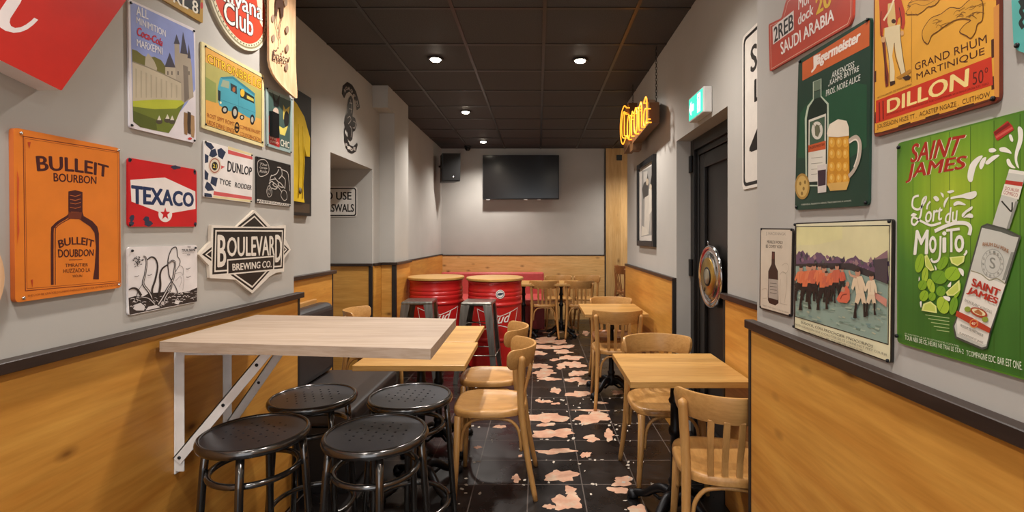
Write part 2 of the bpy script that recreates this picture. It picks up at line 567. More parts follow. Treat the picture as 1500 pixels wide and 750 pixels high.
dpart('door_leaf', [(1.15, 1.19, DY0 + 0.11, DY1 - 0.11, 0.004, 1.968), (1.128, 1.15, DY1 - 0.21, DY1 - 0.112, 0.004, 1.966), (1.128, 1.15, DY0 + 0.112, DY0 + 0.21, 0.004, 1.966),
                    (1.128, 1.15, DY0 + 0.21, DY1 - 0.21, 1.87, 1.966), (1.128, 1.15, DY0 + 0.21, DY1 - 0.21, 0.004, 0.14)], DOOR)
for z in (1.18, 1.92, 0.25):
    dpart('hinge', [(1.085, 1.10, DY1 - 0.05, DY1 - 0.003, z - 0.06, z + 0.06)], IRON)

# ------------------------------------------------------------------ furniture
def tabletop(x, y, t, z, r=0.006):
    mb = MB()
    mb.box(-x / 2, x / 2, -y / 2, y / 2, z - t, z)
    return mb

# bar-height table on the left wall
def wall_table():
    c = [onZ(213.5, 500.5, 1.05), onZ(631, 511, 1.05), onZ(668, 467, 1.05), onZ(358.4, 461, 1.05)]
    c[0].x = c[3].x = LX + 0.0445
    o = Vector((LX + 0.0225, 1.85, 0))
    t = thing('bar_table', 'pale limed wood bar table fixed to the left wall on white steel brackets', 'table', o)
    mb = MB()
    mb.prism([p - o - Vector((0, 0, 0.034)) for p in c], [p - o for p in c])
    mb.build('tabletop', PALE_TOP, t, bevel=0.002, seg=1)
    for y, x1 in ((1.735, -0.945), (2.0, -1.0)):
        x0 = LX + 0.0225
        zt, zb = 1.0155, 0.56
        mb = MB()
        # angle iron on the wall and under the top
        mb.box(x0, x0 + 0.006, y - 0.022, y + 0.022, zb, zt)
        mb.box(x0 + 0.006, x0 + 0.036, y - 0.022, y - 0.017, zb + 0.01, zt)
        mb.box(x0 + 0.036, -0.78, y - 0.022, y + 0.022, zt - 0.006, zt)
        mb.box(x0 + 0.036, -0.78, y - 0.022, y - 0.017, zt - 0.034, zt - 0.006)
        mb.v = [tuple(Vector(p) - o) for p in mb.v]
        b = mb.build('bracket', WHITE_METAL, t, bevel=0.0015, seg=1)
        mb = MB()
        a, d = Vector((x0 + 0.014, y - 0.027, 0.61)), Vector((x1, y - 0.027, zt - 0.012))
        dirv = (d - a).normalized()
        nrm = Vector((-dirv.z, 0, dirv.x)) * 0.017
        for w0, w1, n0, n1 in ((0, 0.004, -1, 1), (0, 0.022, 0.78, 1)):
            lo = [a + nrm * n0 + Vector((0, w0, 0)), d + nrm * n0 + Vector((0, w0, 0)), d + nrm * n1 + Vector((0, w0, 0)), a + nrm * n1 + Vector((0, w0, 0))]
            mb.prism([p - o for p in lo], [p - o + Vector((0, w1 - w0, 0)) for p in lo])
        mb.build('strut', WHITE_METAL, b, bevel=0.001, seg=1)
        for f in (0.03, 0.5, 0.86):
            p = a.lerp(d, f) - o
            mb = MB()
            mb.lathe([(0.0, 0), (0.006, 0), (0.006, 0.0022), (0.003, 0.004)], 10, M=Matrix.Translation(p) @ Matrix.Rotation(math.pi / 2, 4, 'X'))
            mb.build('screw', IRON, b)
        mb = MB()
        mb.lathe([(0.0, 0), (0.008, 0), (0.008, 0.003), (0.004, 0.006)], 10, M=Matrix.Translation(Vector((x0 + 0.006, y + 0.006, 0.96)) - o) @ Matrix.Rotation(math.pi / 2, 4, 'Y'))
        mb.build('screw', IRON, b)
wall_table()

# round black stools
SEAT_H = 0.725
def perforated_disc(r, holes, hr, z, th):
    cu = bpy.data.curves.new('disc', 'CURVE')
    cu.dimensions = '2D'
    cu.fill_mode = 'BOTH'
    cu.extrude = th / 2
    def ring(cx, cy, rad, n):
        s = cu.splines.new('POLY')
        s.points.add(n - 1)
        for i in range(n):
            a = 2 * math.pi * i / n
            s.points[i].co = (cx + rad * math.cos(a), cy + rad * math.sin(a), 0, 1)
        s.use_cyclic_u = True
    ring(0, 0, r, 64)
    for hx, hy in holes:
        ring(hx, hy, hr, 10)
    ob = bpy.data.objects.new('disc', cu)
    COL.objects.link(ob)
    me = bpy.data.meshes.new_from_object(ob.evaluated_get(bpy.context.evaluated_depsgraph_get()))
    vs = [(v.co.x, v.co.y, v.co.z + z) for v in me.vertices]
    fs = [tuple(p.vertices) for p in me.polygons]
    bpy.data.objects.remove(ob)
    bpy.data.curves.remove(cu)
    bpy.data.meshes.remove(me)
    return vs, fs
def round_stool(label, group):
    t = thing('bar_stool', label, 'stool', (0, 0, 0), 0, group)
    holes = []
    for ix in range(-3, 4):
        for iy in range(-2, 3):
            x, y = ix * 0.033, iy * 0.034 + (0.017 if ix % 2 else 0)
            if math.hypot(x, y) < 0.11:
                holes.append((x, y))
    mb = MB()
    vs, fs = perforated_disc(0.163, holes, 0.0046, SEAT_H - 0.006, 0.004)
    mb.add(vs, fs)
    seat = mb.build('seat', SEAT_BLACK, t)
    mb = MB()
    n = 64
    rows = []
    prof = [(0.160, -0.004), (0.163, 0.001), (0.168, 0.002), (0.173, -0.001), (0.177, -0.009), (0.178, -0.016), (0.174, -0.026), (0.168, -0.028), (0.165, -0.018)]
    k = len(prof)
    vs = [(r * math.cos(2 * math.pi * i / n), r * math.sin(2 * math.pi * i / n), SEAT_H + z) for i in range(n) for r, z in prof]
    fs = [(i * k + a, i * k + (a + 1) % k, ((i + 1) % n) * k + (a + 1) % k, ((i + 1) % n) * k + a) for i in range(n) for a in range(k)]
    mb.add(vs, fs, 0, True)
    mb.build('rim', BLACK_PAINT, seat)
    for i in range(4):
        a = math.radians(-68 + 90 * i)
        c, s = math.cos(a), math.sin(a)
        mb = MB()
        mb.tube([(0.150 * c, 0.150 * s, SEAT_H - 0.03), (0.160 * c, 0.160 * s, 0.60), (0.200 * c, 0.200 * s, 0.012)], 0.0128, 12)
        lg = mb.build('leg', BLACK_PAINT, t)
        mb = MB()
        mb.lathe([(0.0, 0.0), (0.014, 0.0), (0.015, 0.004), (0.013, 0.022), (0.0, 0.022)], 12, (0.201 * c, 0.201 * s, 0))
        mb.build('foot_cap', PLASTIC, lg)
    for z, r, rr in ((0.598, 0.139, 0.0105), (0.27, 0.162, 0.0105)):
        mb = MB()
        mb.tube([(r * math.cos(2 * math.pi * i / 40), r * math.sin(2 * math.pi * i / 40), z) for i in range(40)], rr, 10, closed=True)
        mb.build('ring', BLACK_PAINT, t)
    return t
G = 'round black bar stools'
st = round_stool('black round bar stool nearest the white brackets, front of the four by the wall', G)
st.location = (-0.985, 1.69, 0)
st.rotation_euler.z = math.radians(-8)
dup(st, 'black round bar stool in front, on the aisle side under the bar table', (-0.562, 1.685, 0), 0)
dup(st, 'black round bar stool behind, standing beside the black bench seat', (-0.957, 2.065, 0), 0.5)
dup(st, 'black round bar stool behind, beside the beech chair by the aisle', (-0.545, 2.07, 0), -0.05)

# bistro chair, facing +Y
def rear_post(s):
    return [(s * 0.197, -0.250, 0), (s * 0.178, -0.206, 0.22), (s * 0.170, -0.176, 0.44), (s * 0.172, -0.168, 0.56), (s * 0.180, -0.172, 0.68), (s * 0.184, -0.178, 0.752)]
PI_ = math.pi
def crest_pts():
    R, yb = 0.212, -0.238
    out = []
    for i in range(37):
        s = math.sin(PI_ / 2 * (-1 + 2 * i / 36))
        a = math.radians(70) * s
        out.append((R * math.sin(a), yb + R - R * math.cos(a), s, a))
    return out
def bistro_chair(label, group, wood_z=None, wood_x=None, wood_y=None):
    wz, wx, wy = wood_z or BEECH, wood_x or BEECH_X, wood_y or BEECH_Y
    t = thing('bistro_chair', label, 'chair', (0, 0, 0), 0, group)
    # seat: rounded ring frame with a dished panel
    def outline(k, z, n=48, dy=0.0):
        pts = []
        for i in range(n):
            a = 2 * math.pi * i / n
            c, s = math.cos(a), math.sin(a)
            e = 0.62
            x = math.copysign(abs(c) ** e, c)
            y = math.copysign(abs(s) ** e, s)
            w = 0.198 + 0.012 * y
            pts.append((x * (w - k), y * (0.203 - k) + 0.005, z))
        return pts
    rows = [outline(0.012, 0.434), outline(0.001, 0.438), outline(0.0, 0.455), outline(0.004, 0.467), outline(0.012, 0.471), outline(0.03, 0.470),
            outline(0.042, 0.464), outline(0.09, 0.460), outline(0.16, 0.458)]
    mb = MB()
    mb.strip(rows)
    mb.build('seat', wy, t, smooth_angle=0.9)
    for s in (-1, 1):
        mb = MB()
        mb.tube([(s * 0.190, 0.182, 0), (s * 0.176, 0.176, 0.2), (s * 0.166, 0.168, 0.436)], [0.0125, 0.0165, 0.0195], 12)
        mb.build('front_leg', wz, t)
    for s in (-1, 1):
        pts = smooth_line(rear_post(s), 4)
        mb = MB()
        n = len(pts)
        mb.tube(pts + [pts[-1] + Vector((0, -0.004, 0.010))], [0.0135 + 0.005 * min(1, i / 8) for i in range(n)] + [0.009], 12)
        mb.build('rear_leg', wz, t)
    # curved crest board
    rows = []
    for x, y, s, a in crest_pts():
        nx, ny = math.sin(a), -math.cos(a)           # outward
        hh = 0.016 + 0.038 * max(0.0, 1 - max(0.0, (abs(s) - 0.86) / 0.14) ** 2.2) ** 0.5
        zc = 0.742
        row = []
        for dn, dz in ((-0.007, -1), (0.005, -1), (0.008, -0.85), (0.009, 0.85), (0.006, 1), (-0.006, 1), (-0.009, 0.85), (-0.009, -0.85)):
            lean = 0.009 * dz * hh / 0.055
            row.append((x + nx * (dn + lean), y + ny * (dn + lean), zc + dz * hh))
        rows.append(row)
    mb = MB()
    mb.strip(rows)
    mb.build('crest_rail', wx, t, smooth_angle=0.8)
    for x in (-0.084, -0.028, 0.028, 0.084):
        R, yb = 0.212, -0.238
        yt = yb + R - math.sqrt(R * R - x * x) + 0.006
        mb = MB()
        path = [(x * 0.94, -0.182, 0.462), (x * 0.97, -0.190, 0.53), (x, yt * 0.5 - 0.100, 0.62), (x, yt - 0.004, 0.70)]
        rows = []
        for px_, py_, pz_ in smooth_line(path, 3):
            rows.append([(px_ - 0.0125, py_ - 0.0045, pz_), (px_ + 0.0125, py_ - 0.0045, pz_), (px_ + 0.0125, py_ + 0.0045, pz_), (px_ - 0.0125, py_ + 0.0045, pz_)])
        mb.strip(rows, smooth=False)
        mb.build('back_slat', wz, t, bevel=0.002, seg=1)
    # bentwood braces
    def brace(p, q, dz):
        P, Q = Vector(p), Vector(q)
        d = Q - P
        pts = []
        for f, h in ((0, 0.0), (0.012, 0.06), (0.05, 0.115), (0.16, 0.158), (0.32, 0.172), (0.5, 0.175), (0.68, 0.172), (0.84, 0.158), (0.95, 0.115), (0.988, 0.06), (1, 0.0)):
            v = P + d * f
            pts.append((v.x, v.y, P.z + (Q.z - P.z) * f + h * dz))
        mb = MB()
        mb.tube(smooth_line(pts, 3), 0.0088, 10)
        mb.build('brace', wz, t)
    brace((-0.150, 0.166, 0.25), (0.150, 0.166, 0.25), 1.0)
    for s in (-1, 1):
        brace((s * 0.166, 0.152, 0.25), (s * 0.166, -0.172, 0.25), 1.0)
    brace((-0.150, -0.180, 0.25), (0.150, -0.180, 0.25), 1.0)
    return t
GC = 'beech bistro chairs'
PI = math.pi
ch = bistro_chair('beech bistro chair beside the round stools, nearest on the left of the aisle', GC)
ch.location = (-0.262, 2.77, 0)
ch.rotation_euler.z = PI / 2
dup(ch, 'beech bistro chair second along the left of the aisle, before the red drum', (-0.315, 3.30, 0), PI / 2)
dup(ch, 'beech bistro chair at the near right table, half hidden by the poster wall', (0.782, 2.055, 0), -0.17)
dup(ch, 'beech bistro chair facing the viewer behind the near right table', (0.722, 2.80, 0), PI + 0.04)
dup(ch, 'beech bistro chair with its back to the viewer at the second table on the right', (0.665, 4.145, 0), -0.03)
r = dup(ch, 'reddish seated beech chair facing the viewer behind the second table on the right', (0.72, 4.67, 0), PI)
for c in r.children:
    if c.name.startswith('seat'):
        c.data = c.data.copy()
        c.data.materials[0] = OLDWOOD
dup(ch, 'beech bistro chair at the rear table, back turned, beside the stickered red drum', (0.085, 6.85, 0), 0.02)
dup(ch, 'beech bistro chair at the rear table, back turned, nearer the right wall', (0.578, 6.85, 0), -0.03)
dup(ch, 'beech chair facing the viewer behind the rear table, next to the red bench', (0.32, 7.44, 0), PI)
dup(ch, 'beech chair facing the viewer behind the rear table, next to the upright pine boards', (0.775, 7.44, 0), PI + 0.06)
dup(ch, 'beech chair against the left wall behind the black bench, only its crest rail showing', (-1.375, 4.08, 0), -PI / 2)
dark = bistro_chair('tall dark reddish chair in the rear right corner, partly hidden by the wall end', None, OLDWOOD, OLDWOOD, OLDWOOD)
dark.location = (1.45, 7.60, 0)
dark.rotation_euler.z = -PI / 2 + 0.25
dark.scale = (1, 1, 1.2)

# square tables on cast iron pedestals
def pedestal_table(label, x, y, group):
    t = thing('pedestal_table', label, 'table', (0, 0, 0), 0, group)
    tabletop(x, y, 0.03, 0.75).build('tabletop', BLOCK, t, bevel=0.003)
    mb = MB()
    mb.box(-0.13, 0.13, -0.022, 0.022, 0.708, 0.72)
    mb.box(-0.022, 0.022, -0.13, 0.13, 0.7075, 0.7195)
    mb.build('top_plate', IRON, t, bevel=0.002, seg=1)
    mb = MB()
    prof = [(0.034, 0.06), (0.042, 0.075), (0.046, 0.10), (0.036, 0.13), (0.027, 0.15), (0.034, 0.165), (0.034, 0.178), (0.024, 0.19), (0.022, 0.26), (0.022, 0.40),
            (0.031, 0.41), (0.033, 0.425), (0.031, 0.44), (0.023, 0.45), (0.022, 0.56), (0.03, 0.568), (0.032, 0.58), (0.024, 0.595), (0.022, 0.66), (0.032, 0.69), (0.044, 0.708)]
    mb.lathe(prof, 24)
    mb.build('column', IRON, t)
    for k in range(4):
        a = PI / 4 + k * PI / 2
        c, s = math.cos(a), math.sin(a)
        mb = MB()
        pts = [(0.02, 0.105), (0.07, 0.112), (0.12, 0.088), (0.17, 0.05), (0.22, 0.034), (0.255, 0.02)]
        pts = smooth_line([(c * r_, s * r_, z_) for r_, z_ in pts], 4)
        n = len(pts)
        mb.tube(pts, [0.026 - 0.010 * i / n for i in range(n)], 10)
        mb.lathe([(0, 0), (0.03, 0.0), (0.034, 0.012), (0.026, 0.032), (0.012, 0.04)], 14, (0.25 * c, 0.25 * s, 0))
        mb.tube([(c * 0.03, s * 0.03, 0.07), (c * 0.09, s * 0.09, 0.05), (c * 0.13, s * 0.13, 0.066), (c * 0.115, s * 0.115, 0.085)], 0.009, 8)
        mb.build('foot', IRON, t)
    return t
GT = 'square wood tables on black iron pedestals'
tb = pedestal_table('square wood table on the right, nearest, under the end of the poster wall', 0.55, 0.53, GT)
tb.location = (0.69, 2.44, 0)
def table_at(label, x, y, loc, rz=0):
    t = dup(tb, label, loc, rz)
    for c in t.children:
        if c.name.startswith('tabletop'):
            c.scale = (x / 0.55, y / 0.53, 1)
    return t
table_at('square wood table on the right, second one, against the far wainscot', 0.54, 0.64, (0.665, 4.40, 0))
table_at('square wood table half under the pale bar table, beside the black bench', 0.57, 0.54, (-0.655, 2.72, 0))
table_at('square wood table behind, just past the end of the pale bar table', 0.56, 0.54, (-0.67, 3.27, 0))
table_at('rear square wood table beside the right red drum', 0.53, 0.60, (-0.205, 6.95, 0))
table_at('rear square wood table nearer the right wall, in front of the knotty pine', 0.53, 0.60, (0.333, 6.95, 0))

# black upholstered bench along the left wall
def bench_seat(t, x0, x1, y0, y1, z0, z1, mat, rnd, name):
    mb = MB()
    mb.box(x0, x1, y0, y1, z0, z1)
    return mb.build(name, mat, t, bevel=rnd, seg=5)
t = thing('upholstered_bench', 'black leather bench with a wooden back rail along the left wall', 'bench', (-1.3, 3.03, 0))
bench_seat(t, -0.30, 0.30, -0.40, 0.42, 0.36, 0.46, LEATHER, 0.03, 'seat')
bench_seat(t, -0.265, -0.135, -0.40, 0.40, 0.462, 0.945, LEATHER, 0.05, 'backrest')
bench_seat(t, -0.30, 0.26, -0.39, 0.41, 0.0, 0.358, PLASTIC, 0.004, 'base')
bench_seat(t, -0.297, -0.268, -0.40, 0.41, 0.47, 0.962, BEECH_Y, 0.008, 'back_rail')

# red bench along the back wall
t = thing('upholstered_bench', 'red vinyl bench along the knotty pine back wall', 'bench', (-0.75, 7.75, 0))
bench_seat(t, -0.86, 0.85, -0.44, 0.30, 0.36, 0.46, RED_VINYL, 0.025, 'seat')
bench_seat(t, -0.86, 0.85, 0.30, 0.42, 0.40, 0.81, RED_VINYL, 0.03, 'backrest')
bench_seat(t, -0.86, 0.85, -0.40, 0.42, 0.0, 0.358, plain('#8a2e2e', 0.5), 0.004, 'base')

# steel drum tables
def drum(label, loc, rz, group, sticker):
    t = thing('drum_table', label, 'table', loc, rz, group)
    R = 0.292
    prof = [(R - 0.03, 0.012), (R - 0.004, 0.0), (R + 0.004, 0.008), (R + 0.004, 0.02), (R, 0.03)]
    z = 0.03
    def rib(z0, amp, w):
        return [(R + amp * math.sin(PI * i / 6), z0 + w * i / 6) for i in range(7)]
    prof += [(R, 0.285)] + rib(0.29, 0.011, 0.045) + [(R, 0.34), (R, 0.655)] + rib(0.66, 0.011, 0.045) + [(R, 0.71)]
    for k in range(3):
        prof += rib(0.72 + k * 0.042, 0.0035, 0.042)
    prof += [(R, 0.85), (R, 0.902), (R + 0.005, 0.908), (R + 0.005, 0.922), (R - 0.01, 0.928), (R - 0.02, 0.915), (0.1, 0.915)]
    mb = MB()
    mb.lathe(prof, 64)
    # printed bow tie outline and script on the drum's side; a = angle round the drum, z = height
    def P(u, z, lift=0.0015):
        a = -PI / 2 + u / R
        return Vector(((R + lift) * math.cos(a), (R + lift) * math.sin(a), z))
    def stroke(pts, w, lift, mat=1, n=5):
        q = smooth_line([(p[0], p[1], 0) for p in pts], n) if n > 1 else [Vector((p[0], p[1], 0)) for p in pts]
        for i in range(len(q) - 1):
            d = q[i + 1] - q[i]
            s = max(1, int(d.length / 0.02))
            nr = Vector((-d.y, d.x, 0)).normalized() * w / 2
            for k in range(s):
                a, b = q[i] + d * (k / s) - d.normalized() * w * 0.25, q[i] + d * ((k + 1) / s) + d.normalized() * w * 0.25
                mb.add([P((a + nr).x, (a + nr).y, lift), P((a - nr).x, (a - nr).y, lift), P((b - nr).x, (b - nr).y, lift), P((b + nr).x, (b + nr).y, lift)], [(0, 1, 2, 3)], mat)
    zc = 0.53
    w, h = 0.24, 0.11
    tie = [(-w, h), (-w * 0.1, h * 0.36), (w * 0.1, h * 0.36), (w, h), (w * 0.78, -h), (0.02, -h * 0.55), (-0.02, -h * 0.55), (-w * 0.78, -h), (-w, h)]
    stroke([(x, zc + y) for x, y in tie], 0.007, 0.0017, 1, 1)
    vs, fs = text_geo('Bud', 0.015, 0.45)
    mb.add([P(-0.09 + 0.23 * x, zc - 0.045 + (0.085 + 0.02 * x) * y + 0.02 * x, 0.002 + 0.00003 * lv) for x, y, lv in vs], fs, 1)
    body = mb.build('drum', [DRUM_RED, plain('#ece4dc', 0.4)], t)
    mb = MB()
    mb.lathe([(0.0, 0.9285), (0.308, 0.9285), (0.314, 0.934), (0.314, 0.952), (0.308, 0.958), (0.0, 0.958)], 64)
    mb.build('disc_top', DISC_WOOD, t, smooth_angle=0.5)
    if sticker:
        mb = MB()
        for rad, lift, m in ((0.046, 0.0075, 0), (0.038, 0.0085, 1), (0.033, 0.0095, 0)):
            mb.add([P(0.015 + rad * math.cos(2 * PI * i / 24), 0.80 + rad * math.sin(2 * PI * i / 24), lift) for i in range(24)], [tuple(range(24))], m)
        mb.add([P(0.015 + dx, 0.80 + dz, 0.0105) for dx, dz in ((-0.03, -0.008), (-0.005, -0.014), (0.031, 0.0), (0.03, 0.012), (0.0, 0.016), (-0.026, 0.008))], [(0, 1, 2, 3, 4, 5)], 1)
        st_ = mb.build('sticker', [plain('#e6e2dc', 0.4), plain('#33384a', 0.4)], t)
        st_['label'] = 'round white sticker with dark print'
GD = 'red steel drums with round wooden tops'
drum('red steel drum table with a round white sticker under its wooden top', (-0.475, 5.36, 0), 0.22, GD, True)
drum('red steel drum table without a sticker, nearer the left wall', (-1.145, 5.46, 0), 0.30, GD, False)

# square gunmetal stools
def metal_stool(label, group):
    t = thing('metal_stool', label, 'stool', (0, 0, 0), 0, group)
    mb = MB()
    mb.box(-0.152, 0.152, -0.152, 0.152, 0.735, 0.77)
    mb.build('seat', GUN, t, bevel=0.016, seg=4)
    for sx in (-1, 1):
        for sy in (-1, 1):
            mb = MB()
            rows = []
            for z, e, w in ((0.742, 0.150, 0.085), (0.62, 0.160, 0.072), (0.0, 0.212, 0.044)):
                X, Y = sx * e, sy * e
                rows.append([(X, Y, z), (X - sx * w, Y, z), (X - sx * w, Y - sy * 0.003, z), (X - sx * 0.003, Y - sy * 0.003, z), (X - sx * 0.003, Y - sy * w, z), (X, Y - sy * w, z)])
            mb.strip(rows, smooth=False)
            mb.build('leg', GUN, t, bevel=0.001, seg=1)
    for k in range(4):
        a = k * PI / 2
        c, s = math.cos(a), math.sin(a)
        mb = MB()
        p = [(-0.188, -0.190), (0.188, -0.190)]
        mb.tube([(x * c - y * s, x * s + y * c, 0.27) for x, y in p], 0.006, 8)
        mb.build('cross_bar', GUN, t)
    for sx in (-1, 1):
        mb = MB()
        mb.tube([(sx * 0.163, 0.163, 0.55), (-sx * 0.163, -0.163, 0.553 + 0.012 * sx)], 0.005, 8)
        mb.build('brace', GUN, t)
    return t
GM = 'square gunmetal stools at the drums'
m1 = metal_stool('square gunmetal stool in front of the red drum with the sticker', GM)
m1.location = (-0.585, 4.80, 0)
m1.rotation_euler.z = -0.05
dup(m1, 'square gunmetal stool in front of the red drum nearer the left wall', (-1.185, 4.86, 0), 0.04)

# ------------------------------------------------------------------ lamps and wall fixtures
LENS = glow('lamp_lens', '#fff0d8', 30.0)
TRIMRING = plain('#26221f', 0.4)
def downlight(label, x, y, group='ceiling downlights'):
    t = thing('ceiling_downlight', label, 'ceiling light', (x, y, H), 0, group)
    mb = MB()
    mb.lathe([(0.047, -0.006), (0.062, -0.006), (0.066, -0.009), (0.060, -0.013), (0.048, -0.012)], 28)
    mb.build('trim_ring', TRIMRING, t)
    mb = MB()
    mb.lathe([(0.0, -0.007), (0.046, -0.007), (0.044, -0.014), (0.036, -0.022), (0.02, -0.027), (0.0, -0.028)], 24)
    mb.build('lens', LENS, t)
    l = bpy.data.lights.new('bulb_light', 'SPOT')
    l.energy = DOWNLIGHT if y > 3 else FRONTLIGHT
    l.color = (1.0, 0.94, 0.87)
    l.spot_size = math.radians(138)
    l.spot_blend = 1.0
    l.shadow_soft_size = 0.05
    lo = bpy.data.objects.new('bulb_light', l)
    COL.objects.link(lo)
    lo.parent = t
    lo.location = (0, 0, -0.05)
downlight('bright ceiling downlight nearest on the left, above the bar table', -0.86, 4.07)
downlight('bright ceiling downlight on the right, toward the glowing yellow sign', 0.357, 4.10)
downlight('bright ceiling downlight second in the left row', -0.864, 5.79)
downlight('bright ceiling downlight farthest, before the television', -0.857, 7.60)
downlight('ceiling downlight in the rear right corner, behind the wall end', 1.50, 7.25)
for x, y in ((-0.86, 2.35), (0.357, 2.35), (-0.86, 0.6), (0.357, 0.6), (-0.86, -1.1), (0.357, -1.1)):
    downlight('ceiling downlight above the front of the bar', x, y, 'ceiling downlights at the front')

# television
p0, p1 = onY(707, 227, BACK - 0.13), onY(819, 292, BACK - 0.13)
cx_, cz_ = (p0.x + p1.x) / 2, (p0.z + p1.z) / 2
w_, h_ = p1.x - p0.x, p0.z - p1.z
t = thing('television', 'flat black television hung on the grey back wall', 'television', (cx_, BACK - 0.13, cz_))
mb = MB(); mb.box(-w_ / 2, w_ / 2, 0, 0.045, -h_ / 2, h_ / 2)
mb.build('casing', PLASTIC, t, bevel=0.006)
mb = MB(); mb.box(-w_ / 2 + 0.012, w_ / 2 - 0.012, -0.0015, 0.001, -h_ / 2 + 0.022, h_ / 2 - 0.012)
mb.build('screen', plain('#1a1716', 0.18, 0, 0.6), t)
mb = MB(); mb.box(-0.25, 0.25, 0.045, 0.129, -0.18, 0.18)
mb.build('wall_bracket', IRON, t)
for x in (-0.55, 0.08, 0.3):
    mb = MB(); mb.box(x - 0.03, x + 0.03, 0.005, 0.03, -h_ / 2 - 0.012, -h_ / 2 + 0.002)
    mb.build('clip', WHITE_METAL, t, bevel=0.003)

# loudspeaker in the rear left corner
t = thing('wall_speaker', 'black loudspeaker tilted on a bracket in the rear left corner', 'speaker', (-1.43, 7.80, 2.50), math.radians(24))
mb = MB()
lo = [(-0.15, -0.13, -0.23), (0.15, -0.13, -0.21), (0.12, 0.13, -0.21), (-0.12, 0.13, -0.23)]
hi = [(-0.15, -0.17, 0.21), (0.15, -0.17, 0.23), (0.12, 0.11, 0.23), (-0.12, 0.11, 0.21)]
mb.prism(lo, hi)
mb.build('cabinet', PLASTIC, t, bevel=0.012, seg=3)
mb = MB()
mb.prism([(-0.135, -0.137, -0.215), (0.135, -0.137, -0.195), (0.135, -0.131, -0.195), (-0.135, -0.131, -0.215)], [(-0.135, -0.174, 0.195), (0.135, -0.174, 0.215), (0.135, -0.168, 0.215), (-0.135, -0.168, 0.195)])
mb.build('grille', plain('#1c1b1b', 0.7, 0, 0.3, 0.3, 300), t)
mb = MB(); mb.lathe([(0, 0), (0.016, 0), (0.014, 0.004), (0, 0.004)], 14, M=Matrix.Translation((0.03, -0.139, -0.15)) @ Matrix.Rotation(PI / 2, 4, 'X'))
mb.build('badge', CHROME, t)
mb = MB(); mb.tube([(-0.05, 0.10, 0.05), (-0.09, 0.2, 0.06), (-0.10, 0.30, 0.06)], 0.016, 8)
mb.build('bracket', IRON, t)

# dome camera under the ceiling and the switch plate on the pine
p = onY(685, 216, 8.0)
t = thing('dome_camera', 'small black dome camera under the ceiling above the loudspeaker', 'camera', (p.x, 8.0, H))
mb = MB(); mb.lathe([(0, -0.006), (0.06, -0.006), (0.06, -0.03), (0, -0.03)], 24)
mb.build('base', PLASTIC, t)
mb = MB(); mb.lathe([(0.0, -0.085), (0.025, -0.08), (0.043, -0.06), (0.05, -0.031), (0, -0.031)], 24)
mb.build('dome', plain('#0f0f10', 0.1), t)
p0, p1 = onY(903, 227, BACK - 0.023), onY(911, 235, BACK - 0.023)
mb = MB(); mb.box(p0.x, p1.x, BACK - 0.034, BACK - 0.0225, p1.z, p0.z)
mb.box(p0.x + 0.018, p1.x - 0.018, BACK - 0.038, BACK - 0.034, p1.z + 0.018, p0.z - 0.018)
tag(mb.build('outlet_plate', PLASTIC, bevel=0.002, seg=1), 'small square black outlet plate high on the upright pine boards', 'outlet')

# emergency exit sign
t = thing('exit_sign', 'lit green and white emergency exit sign above the recessed door', 'sign', (RX2 - 0.001, 2.91, 2.19))
EXG = glow('exit_green', '#2fb59a', 1.2)
EXW = glow('exit_white', '#ecfff8', 1.6)
mb = MB(); mb.box(-0.052, 0, -0.135, 0.135, -0.075, 0.075)
mb.build('housing', WHITE_METAL, t, bevel=0.006)
mb = MB()
mb.box(-0.0535, -0.052, -0.125, 0.125, -0.066, 0.066)
X = -0.0545
def ex(pts, m=1):
    mb.poly([(X, -u, z) for u, z in pts], m)
# running figure and doorway with an arrow
ex([(0.035, -0.055), (0.09, -0.055), (0.09, 0.055), (0.035, 0.055)])
X = -0.0555
ex([(0.05, -0.045), (0.062, -0.03), (0.064, 0.0), (0.056, 0.026), (0.07, 0.02), (0.078, 0.0), (0.083, 0.004), (0.074, 0.03), (0.05, 0.034), (0.04, 0.01), (0.045, 0.005), (0.053, 0.02), (0.052, -0.005), (0.042, -0.04)], 0)
ex([(0.058 + 0.009 * math.cos(a * PI / 5), 0.044 + 0.009 * math.sin(a * PI / 5)) for a in range(10)], 0)
ex([(-0.115, 0.0), (-0.075, 0.045), (-0.075, 0.02), (-0.03, 0.02), (-0.03, -0.02), (-0.075, -0.02), (-0.075, -0.045)])
mb.build('face', [EXG, EXW], t)

